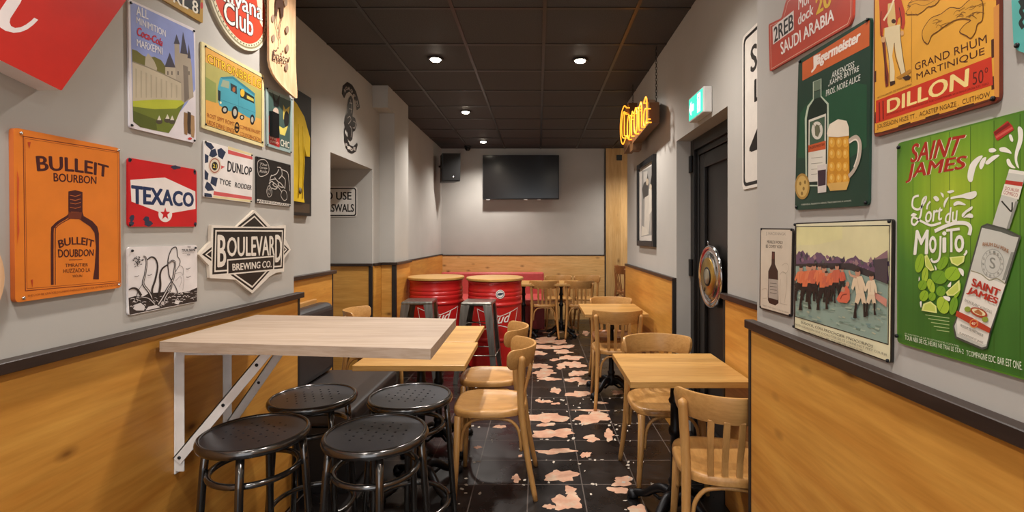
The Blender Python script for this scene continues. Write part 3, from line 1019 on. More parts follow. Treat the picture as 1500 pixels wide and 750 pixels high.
# glowing hanging sign
NEON = glow('amber_neon', '#ff9f2c', 1.25)
t = thing('neon_sign', 'glowing amber script sign hung by chains from the ceiling', 'sign', (0.93, 4.25, 2.40))
def neon_path(u0, uw, v0, vh, pts):
    return smooth_line([(-0.098, -(u0 + uw * a), v0 + vh * b) for a, b in pts], 4)
SL = -0.10                                            # the line of writing drops toward the viewer
letters = [('C', -0.64, 0.36, -0.10, 0.34), ('o', -0.27, 0.15, -0.10, 0.20), ('r', -0.10, 0.13, -0.10, 0.20), ('o', 0.05, 0.15, -0.10, 0.20), ('n', 0.22, 0.17, -0.10, 0.20), ('a', 0.41, 0.16, -0.10, 0.20)]
strokes = {'C': [[(0.95, 0.85), (0.6, 1.0), (0.2, 0.9), (0.0, 0.55), (0.1, 0.15), (0.45, -0.05), (0.9, 0.08)], [(0.85, 0.7), (0.6, 0.84), (0.35, 0.78), (0.2, 0.5), (0.3, 0.2), (0.55, 0.1)], [(0.62, 0.8), (0.62, 0.15)]],
           'o': [[(0.5, 1.05), (0.1, 0.8), (0.1, 0.2), (0.5, -0.05)], [(0.5, 1.05), (0.9, 0.8), (0.9, 0.2), (0.5, -0.05)]],
           'r': [[(0.05, 0.95), (0.3, 0.85), (0.3, 0.0)], [(0.3, 0.75), (0.6, 1.05), (0.95, 0.9)]],
           'n': [[(0.05, 0.95), (0.22, 0.85), (0.22, 0.0)], [(0.22, 0.8), (0.6, 1.05), (0.85, 0.85), (0.85, 0.0)]],
           'a': [[(0.2, 0.9), (0.6, 1.05), (0.85, 0.85), (0.85, 0.05), (1.0, 0.0)], [(0.85, 0.55), (0.4, 0.6), (0.15, 0.3), (0.4, -0.05), (0.85, 0.15)]]}
mb = MB()
# shaped wooden backing box
lo = [(-0.60, -0.17), (-0.30, -0.13), (-0.28, -0.21), (-0.16, -0.21), (-0.14, -0.15), (0.50, -0.12), (0.50, 0.04), (0.30, 0.12), (-0.28, 0.13), (-0.34, 0.27), (-0.56, 0.27), (-0.66, 0.10)]
mb.prism([(0.01, -u, v) for u, v in lo], [(-0.07, -u, v) for u, v in lo])
mb.build('backing_box', plain('#6b4a2c', 0.5), t, bevel=0.004)
for ch_, u0, uw, v0, vh in letters:
    mb = MB()
    for s in strokes[ch_]:
        mb.tube(neon_path(u0, uw, v0 + SL * (u0 + 0.2) * 0.5, vh, s), 0.0055, 8)
        for e in (s[0], s[-1]):
            q = Vector((-0.098, -(u0 + uw * e[0]), v0 + SL * (u0 + 0.2) * 0.5 + vh * e[1]))
            mb.tube([q, q + Vector((0.03, 0, 0))], 0.005, 6)
    mb.build('neon_letter', NEON, t)
for y in (0.50, -0.44):
    mb = MB()
    z0, z1 = (0.27 if y > 0 else 0.045), H - 2.40 - 0.006
    n = int((z1 - z0) / 0.022)
    for i in range(n):
        zc = z0 + (i + 0.5) * (z1 - z0) / n
        a = (i % 2) * PI / 2
        mb.tube([(0.007 * math.cos(a) * math.cos(k * PI / 4), y + 0.007 * math.sin(a) * math.cos(k * PI / 4), zc + 0.0145 * math.sin(k * PI / 4)) for k in range(8)], 0.0022, 5, closed=True)
    mb.build('chain', IRON, t)

# round chrome wheel cover on the door
c0 = Vector((DOORX, 3.145, 1.143))
t = thing('wheel_cover', 'round chrome wheel cover with a gold centre on the black door', 'wheel cover', c0)
MR = Matrix.Rotation(-PI / 2, 4, 'Y')
def dish(prof, mat, nm, seg=48):
    mb = MB()
    mb.lathe(prof, seg, M=MR)
    return mb.build(nm, mat, t)
dish([(0.0, 0.0), (0.205, 0.0), (0.207, 0.006), (0.200, 0.015), (0.190, 0.017), (0.176, 0.009), (0.160, 0.008), (0.148, 0.014), (0.138, 0.020), (0.0, 0.021)], CHROME, 'rim')
dish([(0.0, 0.0212), (0.124, 0.0212), (0.120, 0.024), (0.0, 0.0245)], GOLD, 'centre_disc')
dish([(0.056, 0.0247), (0.062, 0.0247), (0.062, 0.028), (0.056, 0.029)], IRON, 'ring')
dish([(0.0, 0.0247), (0.054, 0.0247), (0.048, 0.031), (0.0, 0.034)], plain('#a79c86', 0.3, 0.7), 'hub_cap')
mb = MB(); mb.tube([(-0.0235, 0.04, -0.075), (-0.0235, 0.055, -0.10)], 0.004, 6)
mb.build('mark', IRON, t)
mb = MB(); mb.tube([(-0.008, 0.0, 0.222), (-0.02, 0.0, 0.228), (-0.02, 0.0, 0.208), (-0.01, 0, 0.2)], 0.003, 6)
mb.build('hook', CHROME, t)

# ------------------------------------------------------------------ printed plates on the walls
class Sign:
    """one plate on a wall; everything printed on it lies in the same mesh, in thin raised layers"""
    def __init__(s, side, plane, t=0.006):
        s.side, s.t = side, t
        sg = 1 if side == 'L' else -1
        s.back = plane + sg * 0.001 if side != 'B' else plane - 0.001
        s.front = s.back + sg * t if side != 'B' else s.back - t
        s.sg = sg
        s.mb = MB()
        s.mats, s.k = [], 0
        s.o, s.s = (0, 0), 1.0
        s.kids = []
    def crop(s, ox, oy, sc):
        s.o, s.s = (ox, oy), sc
    def mi(s, m):
        if isinstance(m, str):
            m = plain(m, s.rough)
        if m not in s.mats:
            s.mats.append(m)
        return s.mats.index(m)
    rough = 0.36
    STEP = 0.000016
    def pq(s, p):
        x, y = s.o[0] + p[0] / s.s, s.o[1] + p[1] / s.s
        if s.side == 'B':
            v = onY(x, y, s.front)
            return (v.x, v.z)
        v = onX(x, y, s.front)
        return (v.y, v.z)
    def at(s, q, lift):
        if s.side == 'B':
            return Vector((q[0], s.front - lift, q[1]))
        return Vector((s.front + s.sg * lift, q[0], q[1]))
    def up(s):
        s.k += 1
        return 0.0001 + s.k * s.STEP
    def plate(s, pts, m, r=0.012, raw=False, edge=None):
        q = [Vector(p) if raw else Vector(s.pq(p)) for p in pts]
        n = len(q)
        out = []
        for i in range(n):
            a, b, c = q[i - 1], q[i], q[(i + 1) % n]
            d0, d1 = (a - b), (c - b)
            rr = min(r, d0.length * 0.45, d1.length * 0.45)
            if r <= 0:
                out.append(b)
                continue
            p0, p1 = b + d0.normalized() * rr, b + d1.normalized() * rr
            for k in range(5):
                f = k / 4
                out.append((1 - f) ** 2 * p0 + 2 * f * (1 - f) * b + f * f * p1)
        s.outline = out
        e = s.mi(edge) if edge else s.mi(m)
        s.mb.prism([s.at(p, -s.t) for p in out], [s.at(p, 0) for p in out], s.mi(m), e)
        return s
    def poly(s, pts, m, raw=False):
        L = s.up()
        s.mb.poly([s.at(p if raw else s.pq(p), L) for p in pts], s.mi(m))
    def ell(s, x, y, rx, ry, m, n=24, rot=0.0):
        pts = []
        for i in range(n):
            a = 2 * PI * i / n
            u, v = rx * math.cos(a), ry * math.sin(a)
            pts.append((x + u * math.cos(rot) - v * math.sin(rot), y + u * math.sin(rot) + v * math.cos(rot)))
        s.poly(pts, m)
    def line(s, pts, w, m, smooth=0, closed=False, taper=None):
        L = s.up()
        q = [Vector((*s.pq(p), 0)) for p in pts]
        if smooth:
            q = smooth_line(q, smooth, closed)
        if closed:
            q = q + [q[0]]
        n = len(q)
        vs, fs = [], []
        for i in range(n):
            if closed and i in (0, n - 1):
                t0, t1 = (q[0] - q[n - 2]).normalized(), (q[1] - q[0]).normalized()
            else:
                t0 = (q[i] - q[max(i - 1, 0)]).normalized() if i else (q[1] - q[0]).normalized()
                t1 = (q[min(i + 1, n - 1)] - q[i]).normalized() if i < n - 1 else t0
            b = (t0 + t1)
            b = b.normalized() if b.length > 1e-6 else t1
            nr = Vector((-b.y, b.x, 0))
            k = 1.0 / max(0.5, abs(nr.dot(Vector((-t1.y, t1.x, 0)))))
            ww = w / 2 * k
            if taper:
                ww *= taper(i / (n - 1))
            vs += [s.at((q[i] + nr * ww)[:2], L), s.at((q[i] - nr * ww)[:2], L)]
            if i:
                o = 2 * i
                fs.append((o - 2, o - 1, o + 1, o))
        s.mb.add(vs, fs, s.mi(m))
    def text(s, body, tl, tr, br, bl, m, bold=0.01, shear=0.0, arc=0.0, arcb=None, outline=None, ow=0.03):
        if outline:
            s.text(body, tl, tr, br, bl, outline, bold + ow, shear, arc, arcb)
        L = s.up()
        vs, fs = text_geo(body, bold, shear)
        A, B, C, D = [Vector(s.pq(p)) for p in (tl, tr, br, bl)]
        arcb = arc if arcb is None else arcb
        out = []
        s.k += max(v[2] for v in vs)
        for x, y, lv in vs:
            bump_ = (1 - (2 * x - 1) ** 2)
            top = A.lerp(B, x) + Vector((0, arc * bump_))
            bot = D.lerp(C, x) + Vector((0, arcb * bump_))
            out.append(s.at(bot.lerp(top, y), L + lv * s.STEP))
        s.mb.add(out, fs, s.mi(m))
    def screw(s, *pts):
        for p in pts:
            q = s.pq(p)
            s.kids.append(s.at(q, 0))
        return s
    def done(s, name, label, cat='sign', group=None, screw_mat=None):
        # the origin of a sign is the middle of its back
        c = sum((Vector(p) for p in s.outline), Vector((0, 0))) / len(s.outline)
        o = s.at(c, -s.t)
        s.mb.v = [tuple(Vector(v) - o) for v in s.mb.v]
        ob = s.mb.build(name, s.mats, loc=o)
        tag(ob, label, cat, group)
        R = Matrix.Rotation(PI / 2 * s.sg, 4, 'Y') if s.side != 'B' else Matrix.Rotation(PI / 2, 4, 'X')
        for p in s.kids:
            mb = MB()
            mb.lathe([(0, -0.001), (0.0042, -0.001), (0.004, 0.002), (0.002, 0.003), (0, 0.003)], 12, M=Matrix.Translation(p - o + (s.at((0, 0), 0.0001 + s.k * s.STEP) - s.at((0, 0), 0))) @ R)
            mb.build('screw', screw_mat or IRON, ob)
        return ob

GL = 'tin signs on the left wall'
GR = 'tin signs on the poster wall'

# --- left wall
s = Sign('L', LX, 0.06)                                # big red light box, tilted
a = Vector(s.pq((90, 133)))
d1 = (Vector(s.pq((185, 0))) - a).normalized()
d2 = (Vector(s.pq((0, 88))) - a).normalized()
s.plate([a, a + d1 * 0.62, a + d1 * 0.62 + d2 * 0.62, a + d2 * 0.62], '#c32418', 0.004, raw=True, edge='#e8d6cc')
s.poly([(37, -14), (30, 4), (15, 27), (14, 33), (16, 38), (22, 41), (30, 40), (38, 36), (46, 30), (50, 26), (56, 29), (48, 37), (40, 43), (30, 47), (20, 48), (8, 45), (0, 40), (-4, 30), (-2, 18), (10, 0), (18, -14)], '#eadfdd')
s.done('light_box', 'large tilted red light box with a white script stroke, top of the left wall', 'sign')

s = Sign('L', LX)                                      # town poster
s.crop(0, 0, 1)
s.plate([(188, -2), (286, 42.5), (287, 210), (190, 187)], '#ddd6da', 0.012)
s.poly([(190.8, 2), (283.5, 46), (286, 131), (274, 151), (262, 166), (255, 183), (247, 195), (225, 190.5), (205, 186), (195, 178), (193, 120)], '#8e9ad0')
s.poly([(193.2, 72), (200, 74), (209, 81), (216, 84), (226, 83), (236, 88), (242, 97), (243, 112), (215, 100), (193.5, 92)], '#6e6a33')
s.poly([(255.5, 64), (262.5, 64), (263, 78), (267, 76), (275, 78), (276, 84), (279, 84), (281, 100), (283.5, 142), (270, 151), (262, 146), (252, 120), (256, 100)], '#a89c8b')
for tri in ([(254.5, 64), (258.5, 50), (263.5, 65)], [(264, 78), (268, 46), (275, 80)], [(274.5, 85), (276.2, 64), (279.5, 86)], [(241, 98), (248.5, 77), (257, 99)]):
    s.poly(tri, '#474450')
s.poly([(242, 98), (256.5, 99), (258, 122), (242, 114)], '#b9ad98')
s.poly([(212, 97), (213, 84), (217, 78), (222, 84), (226, 90), (230, 100), (229, 106)], '#b3a893')
for x in (245, 251, 260, 270, 276):
    s.poly([(x, 104), (x + 1.6, 104.4), (x + 1.6, 110), (x, 109.6)], '#5c554e')
s.poly([(268, 95), (275, 98), (277, 144), (270, 150)], '#7c7268')
s.poly([(193.6, 90), (215, 98), (240, 109), (265, 121), (265.5, 147), (230, 146), (194.2, 149)], '#c0b49c')
s.line([(193.6, 90), (215, 98), (240, 109), (265, 121)], 0.004, '#8c8272')
for i in range(9):
    x = 198 + i * 7.4
    s.poly([(x, 100 + i * 3), (x + 2.5, 101 + i * 3), (x + 2.2, 143), (x + 0.4, 143)], '#afa48e')
s.poly([(194.2, 148), (230, 145.5), (266, 147), (270, 151), (258, 160), (226, 160), (194.5, 157)], '#b5bb3d')
s.poly([(194.5, 156), (226, 160), (258, 159), (270, 151), (262, 166), (255, 183), (247, 195), (225, 190.5), (205, 186), (195, 178)], '#6c7830')
s.poly([(194.6, 162), (210, 168), (228, 175), (230, 191), (205, 186), (195, 178)], '#555f28')
for x, y in ((233, 178), (245, 176), (252, 178)):
    s.ell(x, y, 5, 4, '#4c463a', 12)
    s.poly([(x - 3, y - 2), (x, y - 9), (x + 3, y - 2)], '#d8d2c4')
for x, y, c in ((272, 178, '#8a6a48'), (277, 177, '#3f3530'), (282, 182, '#a58460')):
    s.poly([(x - 2.4, y - 14), (x + 2.4, y - 12), (x + 3, y + 8), (x + 2, y + 20), (x - 2, y + 18), (x - 3, y + 4)], c)
s.ell(278, 203, 3, 1.8, '#c23a3a', 10)
s.text('ALL', (199, 8), (217, 16), (217, 28.5), (199.5, 21.5), '#eceaf0', 0.012)
s.text('MINIMITION', (199.5, 24), (242.5, 44.5), (242.5, 54), (199.8, 34), '#eceaf0', 0.012)
s.text('Coca-Cola', (200.3, 38.5), (237.7, 57.5), (237.7, 68), (200.8, 51.5), '#c31f36', 0.035, 0.35)
s.text('MARXEPNI', (200, 57), (237.5, 70), (237.5, 80.5), (200.3, 67), '#eceaf0', 0.012)
s.screw((191.5, 4), (284, 45.5), (284.7, 206), (193, 183.5))
s.done('tin_sign', 'tall tin poster of a stone tower under blue sky with red and white lettering', 'sign', GL)

s = Sign('L', LX)                                      # gold edged black number plate
s.plate([(231, -62), (298, -26), (297, 34), (231, -5)], '#b08a3e', 0.004)
s.poly([(235, -54), (295, -21), (292.5, 21), (240, -8)], '#191716')
s.text('KL 8', (254, -16), (290, 3), (290, 21), (254, 3), '#e6dfcf', 0.02)
s.ell(295.5, 8, 2, 5, '#b8322c')
s.done('tin_sign', 'black plate with a gold edge at the very top of the left wall', 'sign', GL)

s = Sign('L', LX, 0.012)                               # round club sign
def circ(x, y, r):
    c = Vector(s.pq((x, y)))
    return [c + Vector((r * math.cos(2 * PI * i / 48), r * math.sin(2 * PI * i / 48))) for i in range(48)]
cc = (352.5, -5)
s.plate(circ(*cc, 0.222), '#d9cfb8', 0, raw=True, edge='#c9bfa8')
s.poly(circ(*cc, 0.213), '#8f8768', raw=True)
s.poly(circ(*cc, 0.205), '#d8cfb0', raw=True)
s.poly(circ(*cc, 0.191), '#c4412a', raw=True)
q0 = Vector(s.pq(cc))
for i in range(60):
    a = 2 * PI * i / 60
    c = q0 + Vector((math.cos(a), math.sin(a))) * 0.198
    s.poly([c + Vector((0.004 * math.cos(k * PI / 3), 0.004 * math.sin(k * PI / 3))) for k in range(6)], '#4f4a38', raw=True)
s.crop(230, 0, 5.357)
s.poly([(770, -60), (826, -50), (826, 215), (806, 175), (800, 120)], '#d8cfb0')
s.text('Havana', (440, -165), (826, 30), (826, 165), (450, -30), '#efe9df', 0.015, 0, 0, outline='#2c211d', ow=0.035)
s.text('Club', (522, 0), (752, 130), (752, 290), (527, 168), '#efe9df', 0.015, 0, 0, outline='#2c211d', ow=0.035)
s.done('tin_sign', 'round red sign with white club lettering and a cream rim, by the skateboard', 'sign', GL)

s = Sign('L', LX)                                      # blue van poster
s.crop(290, 50, 4.166)
s.plate([(22, 43), (404, 252), (402, 690), (26, 572)], '#e3d6a2', 0.006)
s.poly([(42, 72), (392, 265), (390, 668), (45, 555)], '#3b3524')
s.poly([(45, 78), (389, 268), (387, 663), (48, 552)], '#dda655')
s.poly([(45, 170), (120, 205), (250, 270), (389, 345), (388, 520), (250, 470), (120, 420), (46, 400)], '#b2ab66')
s.poly([(46, 260), (110, 300), (110, 420), (46, 400)], '#8f9a58')
s.poly([(120, 330), (135, 265), (212, 262), (345, 365), (352, 470), (350, 530), (300, 505), (240, 470), (190, 470), (130, 435), (122, 400)], '#4d9fb0')
s.poly([(138, 262), (215, 258), (348, 362), (345, 378), (212, 272), (150, 274)], '#3a7f90')
s.poly([(138, 318), (152, 278), (192, 290), (188, 332)], '#9aa68e')
s.poly([(198, 298), (236, 318), (238, 368), (200, 345)], '#2e3d42')
s.ell(219, 338, 9, 16, '#a5633d')
s.poly([(256, 330), (342, 384), (343, 424), (258, 386)], '#28322f')
s.ell(271, 358, 13, 24, '#e0b23c')
s.poly([(298, 372), (340, 396), (340, 412), (298, 392)], '#cdbd5c')
s.poly([(122, 340), (138, 348), (136, 412), (122, 402)], '#22303a')
s.line([(140, 400), (250, 440), (350, 480)], 0.002, '#3a7f90')
s.line([(245, 330), (248, 470)], 0.0016, '#3a7f90')
for x, y, rx, ry in ((225, 478, 20, 40), (331, 522, 14, 32), (163, 462, 20, 24), (268, 508, 14, 16)):
    s.ell(x, y, rx, ry, '#1f2226')
    s.ell(x, y, rx * 0.55, ry * 0.55, '#b9b6a8')
s.ell(138, 418, 6, 8, '#e8dfae')
s.text('CITRONBRE LG', (56, 118), (384, 282), (382, 332), (58, 172), '#f6c63a', 0.015, 0, 0, outline='#6a3d12', ow=0.05)
for i, (a, b) in enumerate((('ROST SPPT ROMT', 'COMBAR RAUERT'), ('UEDE DRIKE LENGE', 'COUDOBHOEON'))):
    y = 480 + i * 42
    s.text(a, (56, y), (222, y + 58), (222, y + 84), (56, y + 26), '#9d4a22', 0.004)
    s.text(b, (255, y + 72), (380, y + 112), (380, y + 134), (255, y + 95), '#9d4a22', 0.004)
s.ell(237, 570, 15, 34, '#231d1a')
s.ell(237, 570, 10, 22, '#b78a4a')
s.poly([(225, 562), (249, 566), (249, 580), (225, 576)], '#231d1a')
s.screw((46, 74), (392, 268), (393, 660), (47, 550))
s.done('tin_sign', 'cream edged tin poster of a blue delivery van on orange', 'sign', GL)

s = Sign('L', LX)                                      # small poster beside the skateboard
s.crop(290, 50, 4.166)
s.plate([(415, 325), (578, 395), (572, 728), (420, 682)], '#9db2b0', 0.006)
s.poly([(430, 350), (566, 410), (560, 706), (433, 665)], '#48605a')
s.poly([(432, 500), (470, 470), (490, 520), (485, 610), (432, 600)], '#b23a2c')
s.poly([(455, 350), (475, 410), (500, 370), (492, 450), (462, 440)], '#201e20')
s.ell(474, 478, 18, 30, '#d0b8a8')
s.poly([(520, 430), (535, 460), (560, 440), (548, 520), (520, 520)], '#dcc65c')
s.ell(540, 520, 16, 50, '#232222')
s.poly([(495, 560), (520, 575), (548, 560), (530, 620), (500, 610)], '#e4d36a')
s.poly([(432, 610), (498, 632), (498, 692), (433, 668)], '#b92c28')
s.text('FINE', (440, 622), (480, 634), (480, 650), (440, 638), '#eadfd4', 0.02)
s.text('JUMBO', (440, 645), (490, 660), (490, 678), (440, 662), '#eadfd4', 0.02)
s.text('CHIC', (504, 640), (558, 660), (556, 698), (504, 680), '#e6e0cf', 0.02)
s.screw((422, 332), (573, 400), (567, 722), (425, 676))
s.done('tin_sign', 'small tin poster under the skateboard with a red lower corner and yellow splash', 'sign', GL)

s = Sign('L', LX)                                      # orange whiskey sign
s.crop(0, 170, 2.5)
s.t = 0.012; s.front = s.back + 0.012
s.plate([(49, 41), (438, 118), (444, 628), (56, 684)], '#dc7a26', 0.012, edge='#c8662a')
s.line([(85, 74), (436, 130), (440, 610), (93, 640)], 0.0022, '#7c3218', closed=True)
s.line([(91, 82), (430, 135), (434, 604), (99, 632)], 0.001, '#7c3218', closed=True)
DK = '#45191a'
s.text('BULLEIT', (133, 147), (397, 183), (394, 226), (138, 202), DK, 0.035, 0, 0.008)
s.text('BOURBON', (196, 208), (353, 222), (352, 249), (197, 239), DK, 0.025)
s.poly([(250, 276), (275, 271), (302, 278), (302, 352), (250, 350)], DK)
for y in (290, 305, 318, 334):
    s.line([(256, y), (276, y + 4), (296, y - 2)], 0.0016, '#b8622a')
s.line([(256, 350), (250, 366), (215, 388), (197, 405), (191, 430), (191, 618)], 0.0075, DK, 3)
s.line([(262, 372), (225, 392), (206, 408), (202, 430), (202, 618)], 0.002, DK, 3)
s.poly([(290, 350), (302, 352), (306, 366), (338, 385), (356, 405), (362, 430), (362, 598), (340, 598), (346, 560), (351, 480), (346, 428), (330, 405), (300, 385), (278, 366)], DK)
s.poly([(250, 352), (300, 352), (296, 378), (250, 376)], '#6d2f1c')
s.text('BULLEIT', (212, 456), (344, 456), (340, 482), (217, 484), DK, 0.03, 0, 0.010)
s.text('DOUBDON', (212, 488), (343, 488), (341, 512), (214, 518), DK, 0.025)
s.line([(252, 527), (302, 525)], 0.0014, DK)
s.text('TMRAITIER', (238, 541), (322, 538), (322, 550), (238, 553), DK, 0.01)
s.text('HUZZADO LA', (232, 560), (330, 556), (330, 570), (232, 575), DK, 0.01)
s.text('YIOUN', (264, 582), (300, 580), (300, 589), (264, 591), DK, 0.0)
s.text('THE U OF ME CRACKELD CUNKED PHENOLS A THE CODE VINTRED IN A THE WAS', (100, 655), (430, 614), (430, 621), (100, 663), '#8e4420', 0.0)
s.poly([(62, 200), (69, 230), (66, 330), (70, 420), (63, 470)], '#c9502a')
s.poly([(100, 95), (112, 95), (106, 120)], '#b4401f')
s.poly([(112, 600), (120, 598), (118, 628)], '#b4401f')
s.screw((76, 62), (433, 126), (435, 616), (86, 666))
s.done('tin_sign', 'orange tin sign with a dark outlined whiskey bottle', 'sign', GL, CHROME)

s = Sign('L', LX)                                      # red oil company sign
s.crop(170, 190, 2.5857)
s.plate([(46, 105), (305, 151), (306, 367), (46, 367)], '#c3141c', 0.012)
s.poly([(54, 190), (185, 181), (300, 234), (301, 300), (185, 320), (58, 272)], '#e6ddd8')
s.text('TEXACO', (60, 211), (293, 241), (292, 291), (61, 279), '#1c2f57', 0.05)
s.ell(186, 320, 26, 30, '#e6ddd8')
star = []
for i in range(10):
    a = PI / 2 + i * PI / 5
    r = 1 if i % 2 == 0 else 0.42
    star.append((186 + 20 * r * math.cos(a), 319 - 25 * r * math.sin(a)))
s.poly(star, '#c3141c')
for x, y, rx, ry in ((60, 335, 10, 12), (115, 340, 12, 14), (122, 356, 16, 9), (58, 356, 10, 10), (225, 143, 16, 7), (298, 160, 5, 10), (300, 358, 5, 9), (52, 115, 6, 10)):
    s.poly([(x + rx * (1 + random.uniform(-0.3, 0.3)) * math.cos(k * PI / 6), y + ry * (1 + random.uniform(-0.3, 0.3)) * math.sin(k * PI / 6)) for k in range(12)], '#2b3148')
s.screw((54, 113), (298, 158), (299, 360), (53, 360))
s.done('tin_sign', 'red tin sign with navy lettering on a white hexagon and a red star', 'sign', GL)

s = Sign('L', LX)                                      # chequered tyre sign
s.crop(285, 200, 3.125)
s.plate([(44, 17), (267, 80), (263, 304), (44, 276)], '#e8e2de', 0.006)
s.poly([(153, 44), (266, 80), (266, 90), (153, 58)], '#e0cf9e')
s.poly([(153, 60), (265, 93), (265, 106), (153, 79)], '#cf5a5a')
s.poly([(88, 250), (262, 277), (262, 291), (86, 268)], '#cf5a5a')
s.poly([(86, 270), (262, 292), (262, 302), (84, 280)], '#e0cf9e')
NV = '#27344f'
def dia(x, y, w, h):
    s.poly([(x, y - h), (x + w, y + 4), (x, y + h), (x - w, y - 4)], NV)
for x, y in ((88, 50), (126, 80), (112, 62 + 60), (88, 205), (52, 70), (60, 185), (70, 240)):
    pass
s.poly([(46, 22), (75, 30), (90, 50), (75, 62), (52, 40)], NV)
s.poly([(75, 62), (95, 55), (104, 84), (85, 98), (66, 88)], NV)
s.poly([(104, 60), (122, 52), (143, 72), (128, 105), (108, 92)], NV)
s.poly([(47, 78), (64, 88), (62, 118), (47, 122)], NV)
s.poly([(46, 150), (64, 170), (60, 200), (46, 195)], NV)
s.poly([(78, 182), (106, 190), (98, 230), (72, 214)], NV)
s.poly([(56, 206), (72, 216), (90, 246), (60, 250), (46, 232)], NV)
s.poly([(45, 258), (76, 262), (82, 279), (45, 275)], NV)
s.poly([(108, 128), (139, 138), (116, 152)], '#cf5a5a')
s.ell(92, 133, 30, 40, '#d9cdbc'); s.ell(92, 133, 25, 34, '#a65a48'); s.ell(92, 133, 21, 29, '#d8ccb8'); s.ell(92, 135, 14, 20, '#242022')
s.text('21', (84, 124), (101, 128), (101, 146), (84, 142), '#d8c250', 0.03)
s.text('DUNLOP', (150, 110), (262, 143), (261, 179), (150, 160), '#23272f', 0.035, 0.12)
s.text('TYOE', (115, 191), (166, 203), (166, 228), (115, 216), '#2b3038', 0.02, 0.1)
s.text('RODDER', (184, 209), (261, 224), (260, 245), (184, 232), '#2b3038', 0.02, 0.1)
s.screw((50, 24), (262, 86), (258, 297), (48, 270))
s.done('tin_sign', 'white tyre sign with navy chequers and red stripes', 'sign', GL)

s = Sign('L', LX)                                      # motorcycle plate
s.crop(285, 200, 3.125)
s.plate([(283, 90), (440, 130), (441, 322), (284, 304)], '#1d1a1a', 0.006)
s.poly([(286, 286), (440, 310), (440, 321), (285, 303)], '#d6cfc6')
s.text('AMERKONGARAGE', (290, 288), (436, 311), (436, 320), (290, 300), '#24201f', 0.02)
W = '#c8c0b8'
s.line([(290, 115), (320, 106), (338, 130), (338, 165), (310, 182), (292, 172)], 0.003, W, 4, True)
for i, w in enumerate(('The', 'Garage', 'Ride')):
    s.text(w, (298, 120 + i * 16), (332, 124 + i * 16), (332, 136 + i * 16), (298, 132 + i * 16), W, 0.01, 0.2)
s.line([(330, 250), (340, 225), (352, 240), (352, 268), (338, 276)], 0.003, W, 5, True)
s.line([(335, 250), (342, 238), (347, 250), (342, 265)], 0.002, W, 5, True)
s.line([(395, 268), (405, 245), (420, 255), (422, 285), (408, 292)], 0.003, W, 5, True)
for pts in ([(345, 250), (345, 200), (352, 175)], [(345, 200), (370, 195), (385, 215), (372, 240), (352, 235)], [(360, 210), (378, 225), (400, 255)], [(352, 180), (375, 170), (385, 150)],
            [(378, 140), (395, 145), (400, 175), (385, 195)], [(395, 150), (425, 165), (432, 205), (436, 250)], [(400, 180), (415, 200), (412, 240)], [(365, 185), (380, 205), (395, 215), (410, 235)],
            [(356, 218), (366, 228), (380, 232)], [(340, 215), (355, 205), (362, 220)], [(380, 215), (392, 230), (405, 232)]):
    s.line(pts, 0.0042, W, 4)
s.screw((290, 97), (434, 135), (290, 298), (436, 316))
s.done('tin_sign', 'small black plate with a white line drawing of a motorcycle', 'sign', GL)

s = Sign('L', LX)                                      # white line drawing
s.crop(180, 350, 6.25)
s.plate([(44, 76), (680, 55), (680, 574), (50, 702)], '#dcd6d5', 0.012)
INK = '#2b2526'
s.poly([(52, 540), (120, 520), (180, 530), (240, 495), (330, 490), (420, 480), (500, 495), (600, 480), (680, 445), (678, 572), (380, 630), (60, 695)], INK)
for i in range(60):
    x = random.uniform(60, 660)
    y0 = 560 - (x - 60) * 0.11
    y = y0 + random.uniform(-30, 110 - x * 0.08)
    dx = random.uniform(15, 45)
    s.line([(x, y), (x + dx * 0.5, y - random.uniform(2, 14)), (min(672, x + dx), y + random.uniform(-6, 6))], random.uniform(0.0008, 0.0022), '#d2cbc9', 3)
s.poly([(90, 640), (110, 600), (160, 585), (200, 620), (190, 655), (120, 655)], '#cfc8c6')
s.poly([(345, 600), (350, 565), (380, 575), (375, 610)], '#bdb5b3')
s.poly([(470, 590), (480, 560), (520, 570), (505, 600)], '#cfc8c6')
s.poly([(205, 655), (230, 620), (300, 605), (340, 625), (280, 640)], '#cfc8c6')
def tent(pts, w, inner=True):
    s.line(pts, w, INK, 6, taper=lambda f: 0.45 + 0.55 * f)
    if inner:
        s.line(pts, w * 0.35, '#c8c1bf', 6, taper=lambda f: 0.2 + 0.8 * f)
tent([(185, 160), (205, 170), (215, 230), (200, 330), (185, 410), (240, 490), (290, 590)], 0.0105)
tent([(215, 195), (260, 165), (300, 190), (315, 260), (295, 370), (265, 470), (280, 560)], 0.009, False)
tent([(445, 380), (420, 330), (410, 200), (440, 100), (480, 75), (495, 110), (500, 160), (522, 200), (510, 250), (470, 310)][::-1], 0.0045, False)
tent([(410, 235), (360, 270), (338, 330), (340, 430), (320, 540)], 0.011, False)
tent([(415, 225), (450, 200), (475, 220), (470, 290), (455, 370), (410, 450), (360, 540), (320, 600)], 0.013)
tent([(440, 385), (440, 450), (395, 520), (370, 580)], 0.011)
tent([(445, 390), (480, 440), (500, 500)], 0.005, False)
tent([(52, 465), (90, 450), (130, 465), (165, 520)], 0.009, False)
tent([(180, 410), (140, 470), (110, 560)], 0.003, False)
tent([(130, 545), (190, 535), (240, 550), (290, 600)], 0.009)
s.line([(470, 320), (530, 310), (555, 370), (545, 470)], 0.0012, '#8a8281', 5)
s.line([(510, 245), (545, 260), (552, 330)], 0.0016, '#6a6261', 5)
s.line([(480, 385), (520, 345), (535, 380), (515, 440)], 0.0012, '#8a8281', 5)
